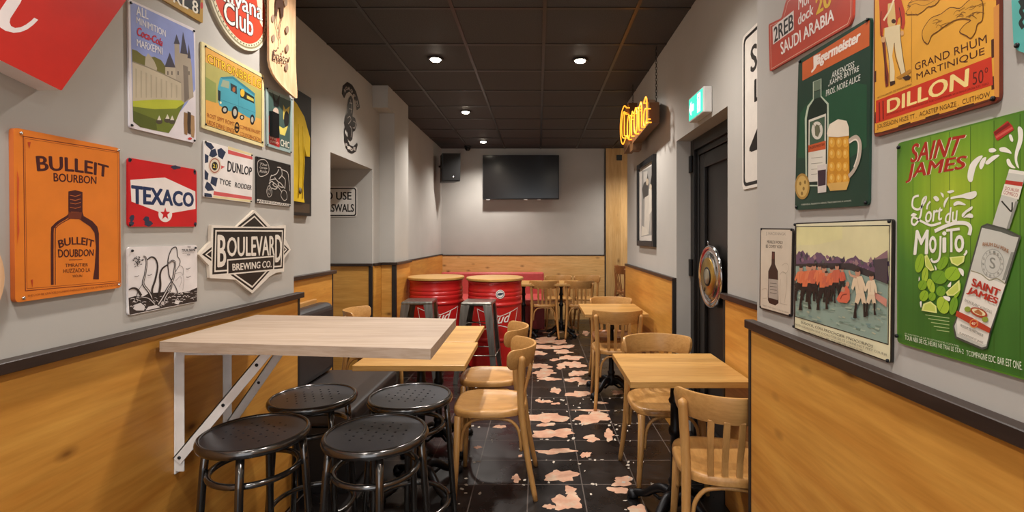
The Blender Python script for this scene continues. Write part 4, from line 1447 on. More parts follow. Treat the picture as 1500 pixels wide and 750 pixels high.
for i in range(46):
    a, r = random.uniform(0, 6.28), random.uniform(6, 52)
    x, y = 140 + r * math.cos(a), 205 + 1.05 * r * math.sin(a)
    s.line([(x, y), (x + random.uniform(-22, 6), y + random.uniform(-14, 14))], 0.0022, INK)
for x, y in ((592, 270), (595, 345), (120, 340), (240, 327)):
    s.line([(x - 20, y + 4), (x, y + 6), (x + 22, y - 6)], 0.002, '#5a5251', 3)
s.text('THE', (585, 68), (615, 67), (615, 80), (585, 81), INK, 0.02)
s.text('TULSEN', (535, 94), (655, 90), (655, 112), (535, 116), INK, 0.03)
s.line([(540, 132), (645, 127)], 0.001, INK)
s.text('SE', (582, 138), (612, 137), (612, 150), (582, 151), INK, 0.02)
s.screw((80, 108), (660, 82))
s.done('tin_sign', 'white plate with an ink drawing of curling tentacle stems', 'sign', GL)

s = Sign('L', LX, 0.012)                               # black and white brewing sign
s.crop(285, 200, 3.125)
WH, BK = '#ddd5ca', '#1e1a1a'
s.plate([(275, 336), (350, 411), (418, 406), (416, 468), (441, 518), (411, 558), (410, 618), (372, 624), (345, 640), (264, 718), (188, 655), (138, 652), (70, 648), (67, 590), (19, 540), (74, 480), (77, 404), (195, 412)], WH, 0.004, edge='#cdbfae')
s.poly([(274, 350), (432, 517), (264, 704), (34, 540)], BK)
s.poly([(274, 362), (424, 517), (264, 693), (48, 540)], WH)
s.poly([(274, 370), (418, 517), (264, 684), (56, 540)], BK)
s.poly([(80, 411), (413, 414), (407, 610), (75, 640)], WH)
s.poly([(86, 418), (410, 420), (404, 604), (81, 632)], BK)
s.poly([(95, 428), (404, 429), (398, 596), (90, 621)], WH)
s.poly([(101, 435), (400, 436), (394, 590), (96, 613)], BK)
s.text('B', (107, 452), (144, 455), (142, 592), (106, 596), WH, 0.03)
s.text('OULEVAR', (150, 462), (366, 455), (366, 544), (150, 548), WH, 0.03)
s.text('D', (370, 452), (399, 452), (396, 570), (370, 574), WH, 0.03)
s.poly([(148, 562), (366, 545), (364, 613), (148, 634)], WH)
s.poly([(154, 568), (361, 552), (359, 607), (154, 627)], BK)
s.text('BREWING CO.', (173, 583), (353, 568), (351, 598), (174, 614), WH, 0.03)
s.done('shaped_sign', 'black and white diamond shaped brewing sign', 'sign')

s = Sign('L', LX, 0.02)                                # barrel lid at the edge of the picture
s.crop(0, 0, 1)
c = Vector(s.pq((7, 406))) - Vector((0.15, 0))
ring = lambda r: [c + Vector((r * math.cos(2 * PI * i / 48), r * math.sin(2 * PI * i / 48))) for i in range(48)]
s.plate(ring(0.15), DECK_WOOD, 0, raw=True)
s.poly(ring(0.136), '#7c2f26', raw=True)
s.poly(ring(0.128), '#d0b592', raw=True)
s.done('round_plaque', 'round wooden plaque at the left edge of the picture beside the orange sign', 'plaque')

# skateboard deck hung nose down
t = thing('skateboard_deck', 'maple skateboard deck hung nose down beside the round club sign', 'skateboard', (LX, 2.38, 1.95))
XB = LX + 0.035
rows_px = [(-170, 399, 421), (-150, 395, 426), (-120, 392.5, 430), (-60, 391.5, 431), (0, 391.8, 431), (60, 392, 431), (88, 392, 431), (98, 393.5, 431), (107, 396.5, 431), (116, 401.5, 431), (125, 408.5, 431), (132, 415, 431), (138, 421, 430.6), (142, 425.5, 430), (144, 428, 429.6)]
mb = MB()
rows = []
for y, xl, xr in rows_px:
    a, b = onX(xl, y, XB), onX(xr, y, XB)
    kick = max(0.0, (y - 85) / 59.0) ** 1.6 * 0.012 + max(0.0, (-y - 110) / 60.0) ** 1.6 * 0.03
    row = []
    n = 8
    for i in range(n + 1):
        f = i / n
        p = a.lerp(b, f)
        dish_ = 0.008 * (2 * f - 1) ** 2
        row.append(Vector((XB + kick + dish_, p.y, p.z)) - t.location)
    row2 = [p - Vector((0.011, 0, 0)) for p in row[::-1]]
    rows.append(row + row2)
mb.strip(rows)
mb.build('board', DECK_WOOD, t, smooth_angle=0.7)
mb = MB()
mb.box(0.001, 0.024, -0.03, 0.03, -0.06, 0.06)
mb.build('hanger', IRON, t)
s = Sign('L', XB - 0.0005, 0.0001)
s.crop(230, 0, 5.357)
s.outline = [Vector(s.pq((960, 200)))]
s.front = XB + 0.009
for x, y in ((912, 145), (914, 300), (1022, 232), (1022, 378), (1018, 525), (1010, 20)):
    s.ell(x, y, 13, 30, '#8d7765')
FG = '#4a352c'
s.poly([(935, -20), (985, -20), (995, 40), (992, 130), (975, 140), (965, 60), (950, 60), (940, 140), (928, 120), (930, 40)], FG)
s.line([(938, 130), (935, 170), (950, 240), (955, 280)], 0.006, FG, 4)
s.line([(985, 130), (970, 180), (962, 240), (965, 300)], 0.005, FG, 4)
s.line([(955, 280), (968, 320), (965, 345)], 0.004, FG, 3)
s.text('Enatol', (905, 385), (1040, 450), (1038, 492), (905, 470), FG, 0.02, 0.2)
for x, y in ((948, 378), (986, 404), (950, 478), (988, 496)):
    s.ell(x, y, 5, 9, FG)
pr = s.mb
pr.v = [tuple(Vector(v) - t.location) for v in pr.v]
pr.build('graphic', s.mats, t)

# framed yellow jersey on the wall above the bench
s = Sign('L', LX2, 0.03)
Y0, Y1, z0_, z1_ = 2.72, 3.44, 1.546, 2.385
s.plate([(Y0, z0_), (Y1, z0_), (Y1, z1_), (Y0, z1_)], '#171515', 0.002, raw=True)
s.poly([(Y0 + 0.025, z0_ + 0.09), (Y1 - 0.025, z0_ + 0.09), (Y1 - 0.025, z1_ - 0.025), (Y0 + 0.025, z1_ - 0.025)], '#26221f', raw=True)
s.poly([(Y0 + 0.025, z0_ + 0.02), (Y1 - 0.025, z0_ + 0.02), (Y1 - 0.025, z0_ + 0.085), (Y0 + 0.025, z0_ + 0.085)], '#4a3a2c', raw=True)
fj = s.done('framed_jersey', 'yellow jersey in a dark frame on the wall above the black bench', 'framed jersey')
JY = plain('#d8b51f', 0.7, 0, 0.3, 0.1, 12)
c_ = (Y0 + Y1) / 2
half = [(0.07, 2.30), (0.13, 2.28), (0.23, 2.22), (0.315, 2.09), (0.31, 1.96), (0.265, 1.955), (0.225, 2.03), (0.215, 1.85), (0.225, 1.66), (0.235, 1.635)]
pts = [(c_ + a, b) for a, b in half] + [(c_ - a, b) for a, b in half[::-1]] + [(c_ - 0.03, 2.27), (c_ + 0.03, 2.27)]
mb = MB()
o = fj.location
xf = LX2 + 0.0325
mb.prism([Vector((xf, a, b)) - o for a, b in pts], [Vector((xf + 0.012, a, b)) - o for a, b in pts])
j = mb.build('jersey', JY, fj, bevel=0.005)
mb = MB()
for a0 in (-0.15, -0.05, 0.06, 0.15, 0.21):
    mb.tube([Vector((xf + 0.010, c_ + a0, 2.15)) - o, Vector((xf + 0.013, c_ + a0 * 1.05, 1.9)) - o, Vector((xf + 0.010, c_ + a0 * 0.95, 1.66)) - o], 0.006, 6)
mb.build('fold', JY, j)
mb = MB()
mb.lathe([(0, 0), (0.022, 0), (0.02, 0.003), (0, 0.004)], 14, M=Matrix.Translation(Vector((xf + 0.013, c_ + 0.17, 1.71)) - o) @ Matrix.Rotation(PI / 2, 4, 'Y'))
mb.build('badge', plain('#5a4a1c', 0.5), j)

# black emblem on the rear left wall
s = Sign('L', LX2, 0.002)
s.crop(425, 120, 3.575)
BKD = '#241f1f'
s.plate([(272, 62), (277, 20), (300, 0), (325, 15), (345, 50), (360, 100), (366, 135), (350, 148), (345, 110), (330, 70), (312, 50), (295, 60), (284, 85)], BKD, 0.002)
for i, (x, y) in enumerate(((287, 45), (296, 32), (308, 32), (322, 45), (336, 72), (347, 102), (353, 120))):
    w = 'VOAOFHO'[i]
    s.text(w, (x - 5, y - 9), (x + 5, y - 3), (x + 5, y + 13), (x - 5, y + 8), '#c8beb4', 0.03)
s.poly([(283, 280), (290, 268), (300, 300), (312, 330), (330, 338), (350, 318), (354, 330), (345, 365), (325, 376), (305, 368), (292, 345), (284, 310)], BKD)
for i, (x, y) in enumerate(((296, 330), (308, 345), (322, 354), (337, 350))):
    w = 'RIDE'[i]
    s.text(w, (x - 5, y - 9), (x + 5, y - 6), (x + 5, y + 9), (x - 5, y + 6), '#c8beb4', 0.03)
s.poly([(308, 85), (318, 70), (328, 90), (330, 140), (326, 180), (340, 190), (348, 225), (340, 255), (328, 262), (326, 300), (316, 312), (304, 302), (302, 268), (290, 245), (283, 215), (288, 182), (300, 160), (300, 120)], BKD)
for pts in ([(314, 90), (322, 130), (318, 165)], [(300, 190), (312, 180), (318, 200), (304, 220)], [(330, 205), (342, 215), (338, 240), (328, 240)], [(312, 230), (322, 250), (318, 290)], [(310, 110), (324, 112)], [(308, 140), (324, 144)]):
    s.line(pts, 0.007, '#b9b0a7', 4)
s.line([(290, 240), (284, 260), (290, 290), (308, 292)], 0.02, BKD, 4)
s.done('wall_emblem', 'black emblem of two lettered arcs around a rider, on the rear left wall', 'emblem')

# road sign on the far side of the niche
s = Sign('B', NY1, 0.004)
s.crop(425, 120, 3.575)
s.plate([(120, 548), (350, 548), (350, 706), (120, 706)], '#dcd8d2', 0.03)
s.line([(133, 558), (337, 558), (343, 566), (343, 692), (337, 699), (133, 699), (126, 690), (126, 566)], 0.012, BK, closed=True)
s.text('O USE', (186, 576), (320, 576), (320, 617), (186, 617), BK, 0.035)
s.text('ASWALS', (190, 640), (333, 640), (333, 680), (190, 680), BK, 0.035)
s.done('road_sign', 'white road sign with a black edge and lettering, inside the niche', 'sign')

# --- right wall
s = Sign('R', RX)                                      # rally plate
s.crop(1120, 0, 2.4176)
s.plate([(14, 86), (60, 64), (76, 0), (150, -70), (318, -180), (312, 60), (300, 90), (18, 254)], '#b8422e', 0.01)
s.line([(20, 92), (66, 70), (82, 8), (152, -60), (310, -168), (305, 55), (294, 84), (24, 244)], 0.002, '#d8b09a', closed=True)
s.poly([(28, 96), (103, 37), (104, 105), (30, 158)], '#ded6d0')
s.text('2REB', (33, 99), (101, 46), (102, 99), (34, 151), '#1d1a1a', 0.03)
s.text('Moi', (118, -5), (155, -40), (160, 10), (120, 35), '#e8e0da', 0.02, 0.2)
s.text('dock', (118, 52), (172, 12), (172, 50), (120, 90), '#e8e0da', 0.03, 0.1)
s.text('20', (182, -5), (235, -45), (236, 18), (184, 52), '#e0b62c', 0.04)
s.text('SAUDI ARABIA', (56, 152), (246, 28), (246, 72), (60, 194), '#eee6e0', 0.03)
s.done('rally_plate', 'red rally plate with white lettering and a black number on white', 'sign')

s = Sign('R', RX)                                      # green liqueur sign with a beer mug
s.crop(1120, 0, 2.4176)
s.plate([(120, 214), (377, 57), (368, 728), (107, 744)], '#1c3a2c', 0.014)
s.poly([(126, 400), (180, 330), (300, 290), (362, 300), (362, 520), (300, 560), (150, 560), (118, 560)], '#1e4d33')
s.poly([(134, 222), (372, 72), (371, 162), (134, 286)], '#c9602c')
s.text('J', (165, 205), (185, 195), (183, 240), (168, 256), '#f0e4da', 0.05)
s.text('ägermeister', (187, 196), (340, 108), (338, 156), (187, 240), '#f0e4da', 0.055, 0.1)
for i, (wd, a, b) in enumerate((('ARKENCESS', (238, 256), (318, 216)), ('„KAHMS BATTRE', (226, 286), (335, 232)), ('PROS. NORE ALICE', (218, 320), (340, 262)))):
    s.text(wd, a, b, (b[0], b[1] + 22), (a[0], a[1] + 22), '#d7d8cf', 0.012, 0.1)
# bottle with pale glow line
s.poly([(172, 290), (202, 278), (202, 340), (228, 366), (229, 560), (215, 660), (146, 660), (143, 420), (152, 376), (172, 350)], '#b7c4ae')
s.poly([(175, 294), (199, 284), (199, 343), (222, 370), (222, 655), (151, 655), (150, 420), (158, 380), (175, 354)], '#12261c')
s.poly([(175, 290), (200, 280), (199, 316), (175, 324)], '#6a7a66')
s.poly([(175, 327), (199, 318), (199, 343), (175, 352)], '#3d5546')
s.poly([(157, 425), (218, 402), (217, 640), (155, 645)], '#d8d2c4')
s.poly([(161, 432), (214, 412), (213, 500), (160, 515)], '#3f5a46')
s.ell(187, 462, 20, 32, '#d8d2c4')
s.poly([(178, 450), (185, 440), (195, 445), (198, 465), (190, 485), (180, 480)], '#6a6b52')
s.line([(178, 448), (172, 436), (180, 430)], 0.002, '#6a6b52', 3)
s.line([(194, 446), (202, 436), (196, 426)], 0.002, '#6a6b52', 3)
s.poly([(156, 515), (217, 498), (217, 528), (156, 540)], '#c2562a')
s.text('JAGERMEISTER', (159, 520), (214, 506), (214, 518), (159, 532), '#5a2414', 0.02)
for y in (560, 580, 600, 618):
    s.line([(166, y), (206, y - 4)], 0.0012, '#8f8a7c')
# mug
s.poly([(228, 478), (300, 470), (302, 640), (290, 668), (235, 672), (222, 655)], '#c98a24')
for yy in (505, 545, 590, 632):
    for xx in (240, 265, 288):
        s.ell(xx, yy, 10, 17, '#dca23c', 14)
        s.ell(xx - 2, yy - 3, 4, 8, '#e8bd66', 10)
s.poly([(222, 472), (232, 440), (262, 422), (292, 428), (300, 450), (301, 480), (262, 486), (226, 484)], '#e6d9c4')
s.line([(300, 500), (325, 486), (340, 510), (336, 560), (320, 600), (300, 625)], 0.011, '#b8aa9a', 5)
s.line([(302, 506), (324, 494), (334, 512), (330, 556), (318, 592)], 0.004, '#e3d8c8', 5)
s.poly([(222, 650), (302, 642), (292, 672), (234, 676)], '#d3a75a')
# shot glass and coin
s.poly([(188, 586), (222, 580), (220, 680), (190, 684)], '#cfc5bd')
s.poly([(190, 604), (219, 600), (218, 655), (191, 660)], '#3a2430')
s.ell(135, 660, 26, 46, '#a6803a'); s.ell(135, 660, 20, 38, '#c8a55c')
for x, y in ((128, 650), (140, 668), (134, 685), (145, 645)):
    s.ell(x, y, 4, 7, '#8a6a30', 10)
s.text('WARPANEGAL. PALKENEYON. NISINAU. TRAKONENTOND PI. LICHUKE.', (132, 722), (310, 708), (310, 713), (132, 728), '#c8c8b8', 0.0)
s.screw((126, 218), (366, 70), (360, 718), (114, 734))
s.done('tin_sign', 'dark green tin sign with a liqueur bottle and a full beer mug', 'sign', GR)

s = Sign('R', RX)                                      # orange rum sign
s.crop(1275, 0, 3.6578)
q0, q1 = Vector(s.pq((18, 738))), Vector(s.pq((692, 545)))
zt = 2.30
s.plate([q0, q1, (q1.x, zt), (q0.x, zt)], '#6d2a18', 0.014, raw=True)
s.poly([(q0.x - 0.004, q0.y + 0.008), (q1.x + 0.006, q1.y + 0.010), (q1.x + 0.006, zt - 0.006), (q0.x - 0.004, zt - 0.006)], '#dda03a', raw=True)
s.poly([(660, 40), (690, 20), (690, 520), (664, 520)], '#cf8a42')
for a, b in (((150, 680), (215, 658)), ((295, 635), (370, 612)), ((465, 585), (555, 558)), ((655, 210), (656, 310)), ((655, 410), (657, 480)), ((28, 660), (30, 600)), ((28, 440), (28, 380))):
    s.line([a, b], 0.005, '#4a2314')
s.line([(24, 715), (110, 700), (300, 645), (500, 585), (660, 530)], 0.0016, '#4a2314')
s.poly([(30, 540), (650, 303), (657, 455), (30, 662)], '#c5341f')
s.text('DILLON', (92, 535), (527, 366), (520, 462), (92, 606), '#eed58a', 0.03)
s.text('50°', (548, 385), (632, 358), (630, 440), (549, 456), '#5a1a12', 0.0)
s.line([(48, 548), (50, 648)], 0.004, '#7a1d14'); s.line([(68, 540), (70, 640)], 0.004, '#7a1d14')
s.text('GRAND RHUM', (238, 340), (623, 184), (626, 230), (240, 379), '#4a2213', 0.008)
s.text('MARTINIQUE', (247, 393), (612, 252), (613, 297), (249, 434), '#4a2213', 0.008)
s.text('JOUSSEADIN HSZE TT .  ACASTEP NGAZE .  CUITHOW', (36, 668), (642, 488), (643, 526), (38, 697), '#5a3414', 0.006)
s.text('HET MAGARDER DE WARANDAREL', (38, 520), (225, 445), (225, 454), (38, 530), '#7a4a1c', 0.0)
s.text('LUC NORDISE GUEST P DE NARONGES DIE ROE CONDONNER W A MALKORDA KSS CISO', (85, 610), (635, 440), (635, 452), (85, 622), '#7a1d14', 0.0)
# soldier in a red coat
s.poly([(45, -40), (150, -60), (185, 60), (188, 125), (178, 160), (165, 150), (160, 90), (150, 100), (140, 140), (100, 150), (72, 150), (66, 200), (52, 190), (50, 60)], '#b53a26')
s.poly([(95, 20), (130, 10), (138, 120), (128, 150), (100, 150), (92, 120)], '#d8b878')
s.line([(130, -10), (105, 55), (72, 110)], 0.006, '#e3d3ae')
s.line([(60, 60), (55, 130), (62, 200)], 0.002, '#4a1a14')
s.line([(155, 40), (168, 100), (166, 140)], 0.002, '#4a1a14')
s.ell(126, 114, 12, 12, '#4a2a1c')
s.poly([(78, 150), (160, 130), (163, 200), (172, 280), (185, 370), (195, 400), (205, 410), (180, 425), (170, 420), (160, 370), (140, 300), (128, 230), (118, 300), (132, 380), (130, 440), (105, 445), (102, 360), (95, 280), (76, 200)], '#dccaa2')
s.line([(130, 230), (135, 300), (160, 380), (172, 420)], 0.0016, '#6a4a2c', 3)
s.line([(80, 200), (96, 280), (104, 360), (106, 440)], 0.0016, '#6a4a2c', 3)
s.line([(160, 140), (165, 220), (178, 320), (190, 390)], 0.0016, '#6a4a2c', 3)
s.poly([(170, 415), (205, 402), (219, 412), (212, 426), (190, 432)], '#3a2018')
s.poly([(104, 438), (134, 432), (134, 448), (108, 462)], '#3a2018')
s.poly([(62, 210), (80, 205), (88, 330), (100, 400), (98, 460), (84, 468), (78, 430), (76, 340)], '#7a2f20')
s.line([(68, 190), (78, 340), (90, 450)], 0.0025, '#3a1812')
s.ell(70, 212, 12, 16, '#d0a070'); s.ell(172, 178, 9, 14, '#d0a070')
s.poly([(140, 415), (215, 370), (222, 385), (160, 425)], '#b07a2c')
# engraved islands
def isle(cx, cy, rx, ry, ph, m='#5a3212', n=60, w=0.0014):
    pts = []
    for i in range(n):
        a = 2 * PI * i / n
        r = 1 + 0.16 * math.sin(3 * a + ph) + 0.10 * math.sin(7 * a + 2 * ph) + random.uniform(-0.07, 0.07)
        pts.append((cx + rx * r * math.cos(a), cy + ry * r * math.sin(a) - (cx + rx * r * math.cos(a) - cx) * 0.38))
    s.poly(pts, '#cf9430')
    s.line(pts, w, m, closed=True)
isle(285, 12, 90, 50, 1.0)
s.line([(200, 40), (240, 20), (290, 30), (350, 0)], 0.001, '#7a5018', 4); s.line([(215, 15), (260, 0), (320, 5)], 0.001, '#7a5018', 4)
outer = [(300, 130), (330, 95), (380, 75), (430, 40), (480, 45), (520, 10), (560, -15), (600, 5), (606, 60), (600, 110), (575, 130), (565, 170), (540, 205), (515, 190), (480, 170), (510, 130), (540, 110), (500, 100), (450, 110), (400, 140), (360, 170), (330, 190), (310, 235), (285, 215), (280, 170)]
s.poly(outer, '#d29832')
s.line(outer, 0.0016, '#5a3212', 3, True)
for i in range(26):
    x, y = random.uniform(320, 590), 0
    y = 150 - (x - 300) * 0.35 + random.uniform(-30, 30)
    s.line([(x, y), (x + random.uniform(10, 30), y - random.uniform(5, 22)), (x + random.uniform(30, 50), y - random.uniform(0, 25))], 0.0009, '#7a5018', 3)
s.line([(223, 60), (223, 440)], 0.0008, '#7a5018')
s.screw((660, 528))
s.done('tin_sign', 'orange tin sign with a red coated soldier and a red lettered band', 'sign', GR)

s = Sign('R', RX)                                      # green rum cocktail sign
s.crop(0, 0, 1)
YL, ZT, ZB = s.pq((1314, 350))[0], 1.602, 1.172
YR = 0.735
s.plate([(YL, ZB), (YR, ZB), (YR, ZT), (YL, ZT)], '#4c7a22', 0.012, raw=True)
def lime_print():
    m, nt, b = new_mat('lime_green_print', 0.36)
    # the printed background: bright yellow green in the middle, darker toward the lower edge
    gr = nt.nodes.new('ShaderNodeTexGradient')
    gr.gradient_type = 'SPHERICAL'
    nt.links.new(coords(nt, (3.9, 3.9, 3.9), loc=(0, -0.02 * 3.9, -0.10 * 3.9)), gr.inputs['Vector'])
    col = ramp(nt, gr.outputs['Fac'], [(0.0, lin('#3c6b28')), (0.3, lin('#46782a')), (0.65, lin('#78a028')), (0.95, lin('#a3b932'))])
    grain = noise(nt, coords(nt, (1, 60, 4)), 1.0, 4)
    col = mix(nt, 1.0, col, ramp(nt, grain, [(0.3, (0.86, 0.88, 0.84, 1)), (0.7, (1.04, 1.04, 1.0, 1))]), 'MULTIPLY')
    nt.links.new(col, b.inputs['Base Color'])
    return m
LIME = lime_print()
n = 7
s.poly([(YL - 0.003, ZB + 0.003), (YR + 0.003, ZB + 0.003), (YR + 0.003, ZT - 0.003), (YL - 0.003, ZT - 0.003)], LIME, raw=True)
for i in range(1, n):
    a = YL - (YL - YR) * i / n
    s.poly([(a + 0.0006, ZB + 0.004), (a - 0.0006, ZB + 0.004), (a - 0.0006, ZT - 0.004), (a + 0.0006, ZT - 0.004)], '#365c1c', raw=True)
s.crop(1310, 165, 3.847)
RD, WT = '#a8281c', '#ece8dc'
for m_, d in (('#e3dcc0', 4), (RD, 0)):
    s.text('SAINT', (104 + d, 178 + d * 0.4), (402 + d, 124 + d * 0.4), (358 + d, 238), (92 + d, 282), m_, 0.03, 0.0)
    s.text('JAMES', (86 + d, 290), (412 + d, 240), (388 + d, 338), (66 + d, 396), m_, 0.03, 0.0)
def drop(pts, m=WT):
    q = smooth_line([(p[0], p[1], 0) for p in pts], 5, True)
    s.poly([(p.x, p.y) for p in q], m)
for d in ([(500, 245), (470, 250), (430, 290), (414, 350), (420, 385), (440, 388), (450, 350), (465, 300)], [(520, 252), (495, 262), (480, 300), (490, 320), (505, 300)], [(595, 240), (560, 242), (525, 268), (515, 285), (530, 292), (560, 270)],
          [(535, 205), (560, 200), (577, 212), (560, 224), (538, 222)], [(595, 200), (625, 195), (655, 215), (662, 232), (640, 226), (600, 218)], [(648, 128), (660, 124), (672, 150), (668, 165), (655, 155)],
          [(698, 85), (715, 82), (728, 110), (722, 170), (700, 230), (695, 270), (705, 312), (690, 300), (680, 260), (684, 215), (700, 150)], [(635, 265), (650, 262), (665, 290), (685, 312), (660, 310), (640, 292)]):
    drop(d)
s.poly([(560, 110), (640, 46), (668, 74), (676, 96), (585, 158), (575, 150)], '#b02a26')
s.line([(566, 120), (650, 62)], 0.006, '#7c1c1a'); s.line([(575, 140), (668, 84)], 0.004, '#d05a50')
# lettering in white script
s.line([(140, 468), (110, 480), (105, 530), (140, 545), (175, 500), (180, 475), (160, 500), (150, 580), (120, 630), (100, 620), (110, 590), (160, 615), (210, 635), (265, 620)], 0.0046, WT, 5)
s.line([(205, 500), (190, 520), (185, 545)], 0.004, WT, 4)
for body, a, b, c, d in (('ort', (178, 548), (272, 530), (272, 605), (176, 622)), ('du', (290, 545), (358, 520), (360, 612), (288, 626))):
    s.text(body, a, b, c, d, WT, 0.02, 0.15)
for d in ([(300, 445), (330, 436), (340, 445), (315, 455)], [(325, 475), (370, 465), (420, 450), (462, 443), (464, 470), (430, 488), (390, 480), (350, 482), (322, 488)], [(338, 510), (365, 498), (402, 515), (400, 522), (365, 518), (340, 526)],
          [(222, 478), (240, 470), (256, 490), (240, 500)], [(262, 450), (280, 460), (278, 480)], [(310, 475), (290, 490), (280, 515), (284, 535), (294, 510)], [(385, 570), (420, 540), (442, 528), (440, 545), (410, 565), (388, 590)], [(392, 592), (425, 568), (445, 575), (444, 592), (410, 590)], [(95, 580), (110, 565), (130, 575), (110, 585)]):
    drop(d)
s.line([(230, 668), (290, 640), (350, 622), (410, 625), (432, 650), (425, 690)], 0.007, WT, 5)
s.crop(1310, 340, 3.41)
s.text('M', (112, -8), (172, -10), (168, 108), (100, 112), WT, 0.03)
s.text('o', (178, 22), (212, 20), (212, 102), (178, 104), WT, 0.03)
s.line([(234, 20), (232, 100), (222, 140), (196, 148), (186, 132)], 0.0046, WT, 5)
s.text('i', (246, -2), (260, -2), (260, 100), (246, 102), WT, 0.03)
s.line([(262, -8), (330, -16)], 0.005, WT); s.line([(288, -12), (288, 100)], 0.0052, WT)
s.text('o', (306, 18), (350, 14), (350, 98), (306, 100), WT, 0.03)
s.line([(360, 92), (364, 100), (352, 116)], 0.004, WT, 3)
# leaves and lime
LF = ['#8fb52c', '#7ca628', '#a3bf38', '#6f9c2a']
for i, (x, y, rx, ry, ro) in enumerate(((130, 155, 22, 48, 0.2), (245, 155, 22, 38, 0.6), (157, 215, 16, 40, 0.1), (228, 225, 40, 34, 0.3), (295, 208, 40, 36, 0.0), (145, 265, 22, 26, 0.4), (187, 268, 18, 36, -0.3), (237, 295, 24, 26, 0), (152, 318, 22, 28, 0.3), (193, 322, 18, 22, 0), (247, 365, 30, 44, -0.3), (300, 368, 20, 46, 0.2), (320, 290, 14, 40, 0.3))):
    s.ell(x, y, rx, ry, LF[i % 4], 18, ro)
    s.line([(x - rx * 0.5, y + ry * 0.7), (x, y), (x + rx * 0.4, y - ry * 0.7)], 0.0008, '#5c8420')
for pts in ([(155, 120), (168, 112), (205, 190), (185, 195), (160, 170)], [(280, 125), (358, 118), (352, 150), (320, 170), (290, 155)], [(262, 300), (330, 238), (334, 290), (300, 318), (270, 318)], [(140, 392), (150, 358), (185, 345), (215, 370), (218, 405)]):
    s.poly(pts, '#dbe08a')
    cx_, cy_ = sum(p[0] for p in pts) / len(pts), sum(p[1] for p in pts) / len(pts)
    s.poly([(cx_ + (p[0] - cx_) * 0.75, cy_ + (p[1] - cy_) * 0.75) for p in pts], '#c3d060')
for d in ([(325, 180), (350, 190), (350, 220), (335, 205)], [(270, 270), (288, 248), (286, 272)], [(250, 320), (282, 325), (280, 345), (258, 335)], [(205, 165), (216, 180), (212, 192)], [(128, 222), (132, 235), (126, 245)], [(132, 350), (142, 348), (138, 378)]):
    drop(d)
for i in range(5):
    s.line([(160 + i * 14, 413 + i * 19), (280, 430 + i * 17)], 0.0014, '#a9bf7c')
s.text('ET MAYOROF LA ZA TE SECOND DE COCKTAIL', (58, 503), (330, 566), (330, 574), (58, 510), '#c8d2b0', 0.0)
s.text('TOUR NER DE CE, HEURE NE TRAI LE STA-2', (58, 514), (352, 585), (352, 612), (58, 540), '#dfe4cc', 0.01)
s.text('TCOMPAGNE EDC. BAR EST ONE.', (366, 590), (645, 648), (645, 690), (366, 616), '#dfe4cc', 0.01)
# tilted bottle
GLS, LBL, DKG = '#c6c5bb', '#e4ded2', '#4a4c44'
s.crop(1310, 165, 3.847)
s.poly([(655, 318), (745, 332), (735, 395), (640, 660), (560, 630)], GLS)
s.poly([(655, 318), (745, 332), (740, 352), (650, 338)], '#e2ddd2')
s.poly([(636, 380), (732, 392), (728, 416), (630, 402)], '#b5382c')
s.poly([(628, 402), (728, 416), (708, 490), (610, 462)], '#e6ded0')
s.text('DOUBLIER', (634, 416), (712, 432), (710, 450), (630, 434), '#a4382c', 0.01)
s.text('COMRECO', (626, 438), (704, 456), (702, 476), (622, 458), '#a4382c', 0.01)
s.line([(612, 498), (640, 530), (668, 556), (672, 505)], 0.0025, '#2c2c28', 3)
s.poly([(690, 500), (706, 500), (655, 655), (640, 652)], '#8c8d84')
s.crop(1310, 340, 3.41)
s.poly([(440, -30), (470, -44), (560, -20), (640, 20), (625, 70), (490, 500), (470, 580), (445, 588), (310, 530), (298, 470), (310, 440), (420, 40)], DKG)
s.poly([(444, -22), (470, -34), (556, -12), (628, 26), (616, 66), (485, 490), (466, 570), (444, 576), (318, 522), (306, 470), (318, 440), (428, 40)], GLS)
s.poly([(444, -22), (470, -34), (556, -12), (628, 26), (600, 22), (540, 0), (480, -14)], '#5a5c54')
s.poly([(590, 100), (606, 100), (560, 240), (545, 240)], '#8c8d84')
s.poly([(390, 195), (450, 215), (500, 238), (562, 262), (485, 490), (466, 560), (448, 562), (322, 505), (318, 440)], LBL)
s.line([(388, 193), (440, 210), (480, 240), (520, 232), (565, 262)], 0.0018, '#8f8a6a', 3)
c_ = (498, 158)
for r_, m_ in ((58, '#a5a59c'), (54, GLS), (40, '#a5a59c'), (37, GLS)):
    s.ell(c_[0], c_[1], r_, r_ * 1.28, m_, 36)
s.text('S', (485, 125), (512, 130), (510, 185), (483, 180), '#8b8b82', 0.02)
for i in range(14):
    a = 2 * PI * i / 14
    x, y = c_[0] + 47 * math.cos(a), c_[1] + 60 * math.sin(a)
    s.text('HUBLEZANOTRIES'[i], (x - 4, y - 6), (x + 4, y - 5), (x + 4, y + 7), (x - 4, y + 6), '#8b8b82', 0.02)
s.text('RHUM DU PERE', (452, 52), (582, 88), (580, 106), (450, 70), '#a06a40', 0.02, 0, 0.004)
s.text('SAINT', (403, 230), (540, 288), (528, 322), (396, 266), '#b5301f', 0.045, 0)
s.text('JAMES', (388, 274), (530, 330), (518, 368), (370, 308), '#b5301f', 0.045, 0)
s.text('RHUM BLANC AGRICOLE', (364, 332), (500, 394), (496, 408), (360, 346), '#7c766a', 0.01)
s.ell(432, 402, 46, 22, '#a8452c', 20, 0.38); s.ell(432, 400, 36, 14, '#e0d3a8', 20, 0.38)
s.ell(376, 385, 16, 14, '#8a9a3c', 14); s.ell(464, 436, 16, 14, '#8a9a3c', 14)
s.poly([(410, 395), (430, 385), (452, 405), (448, 418), (412, 402)], '#b06a3c')
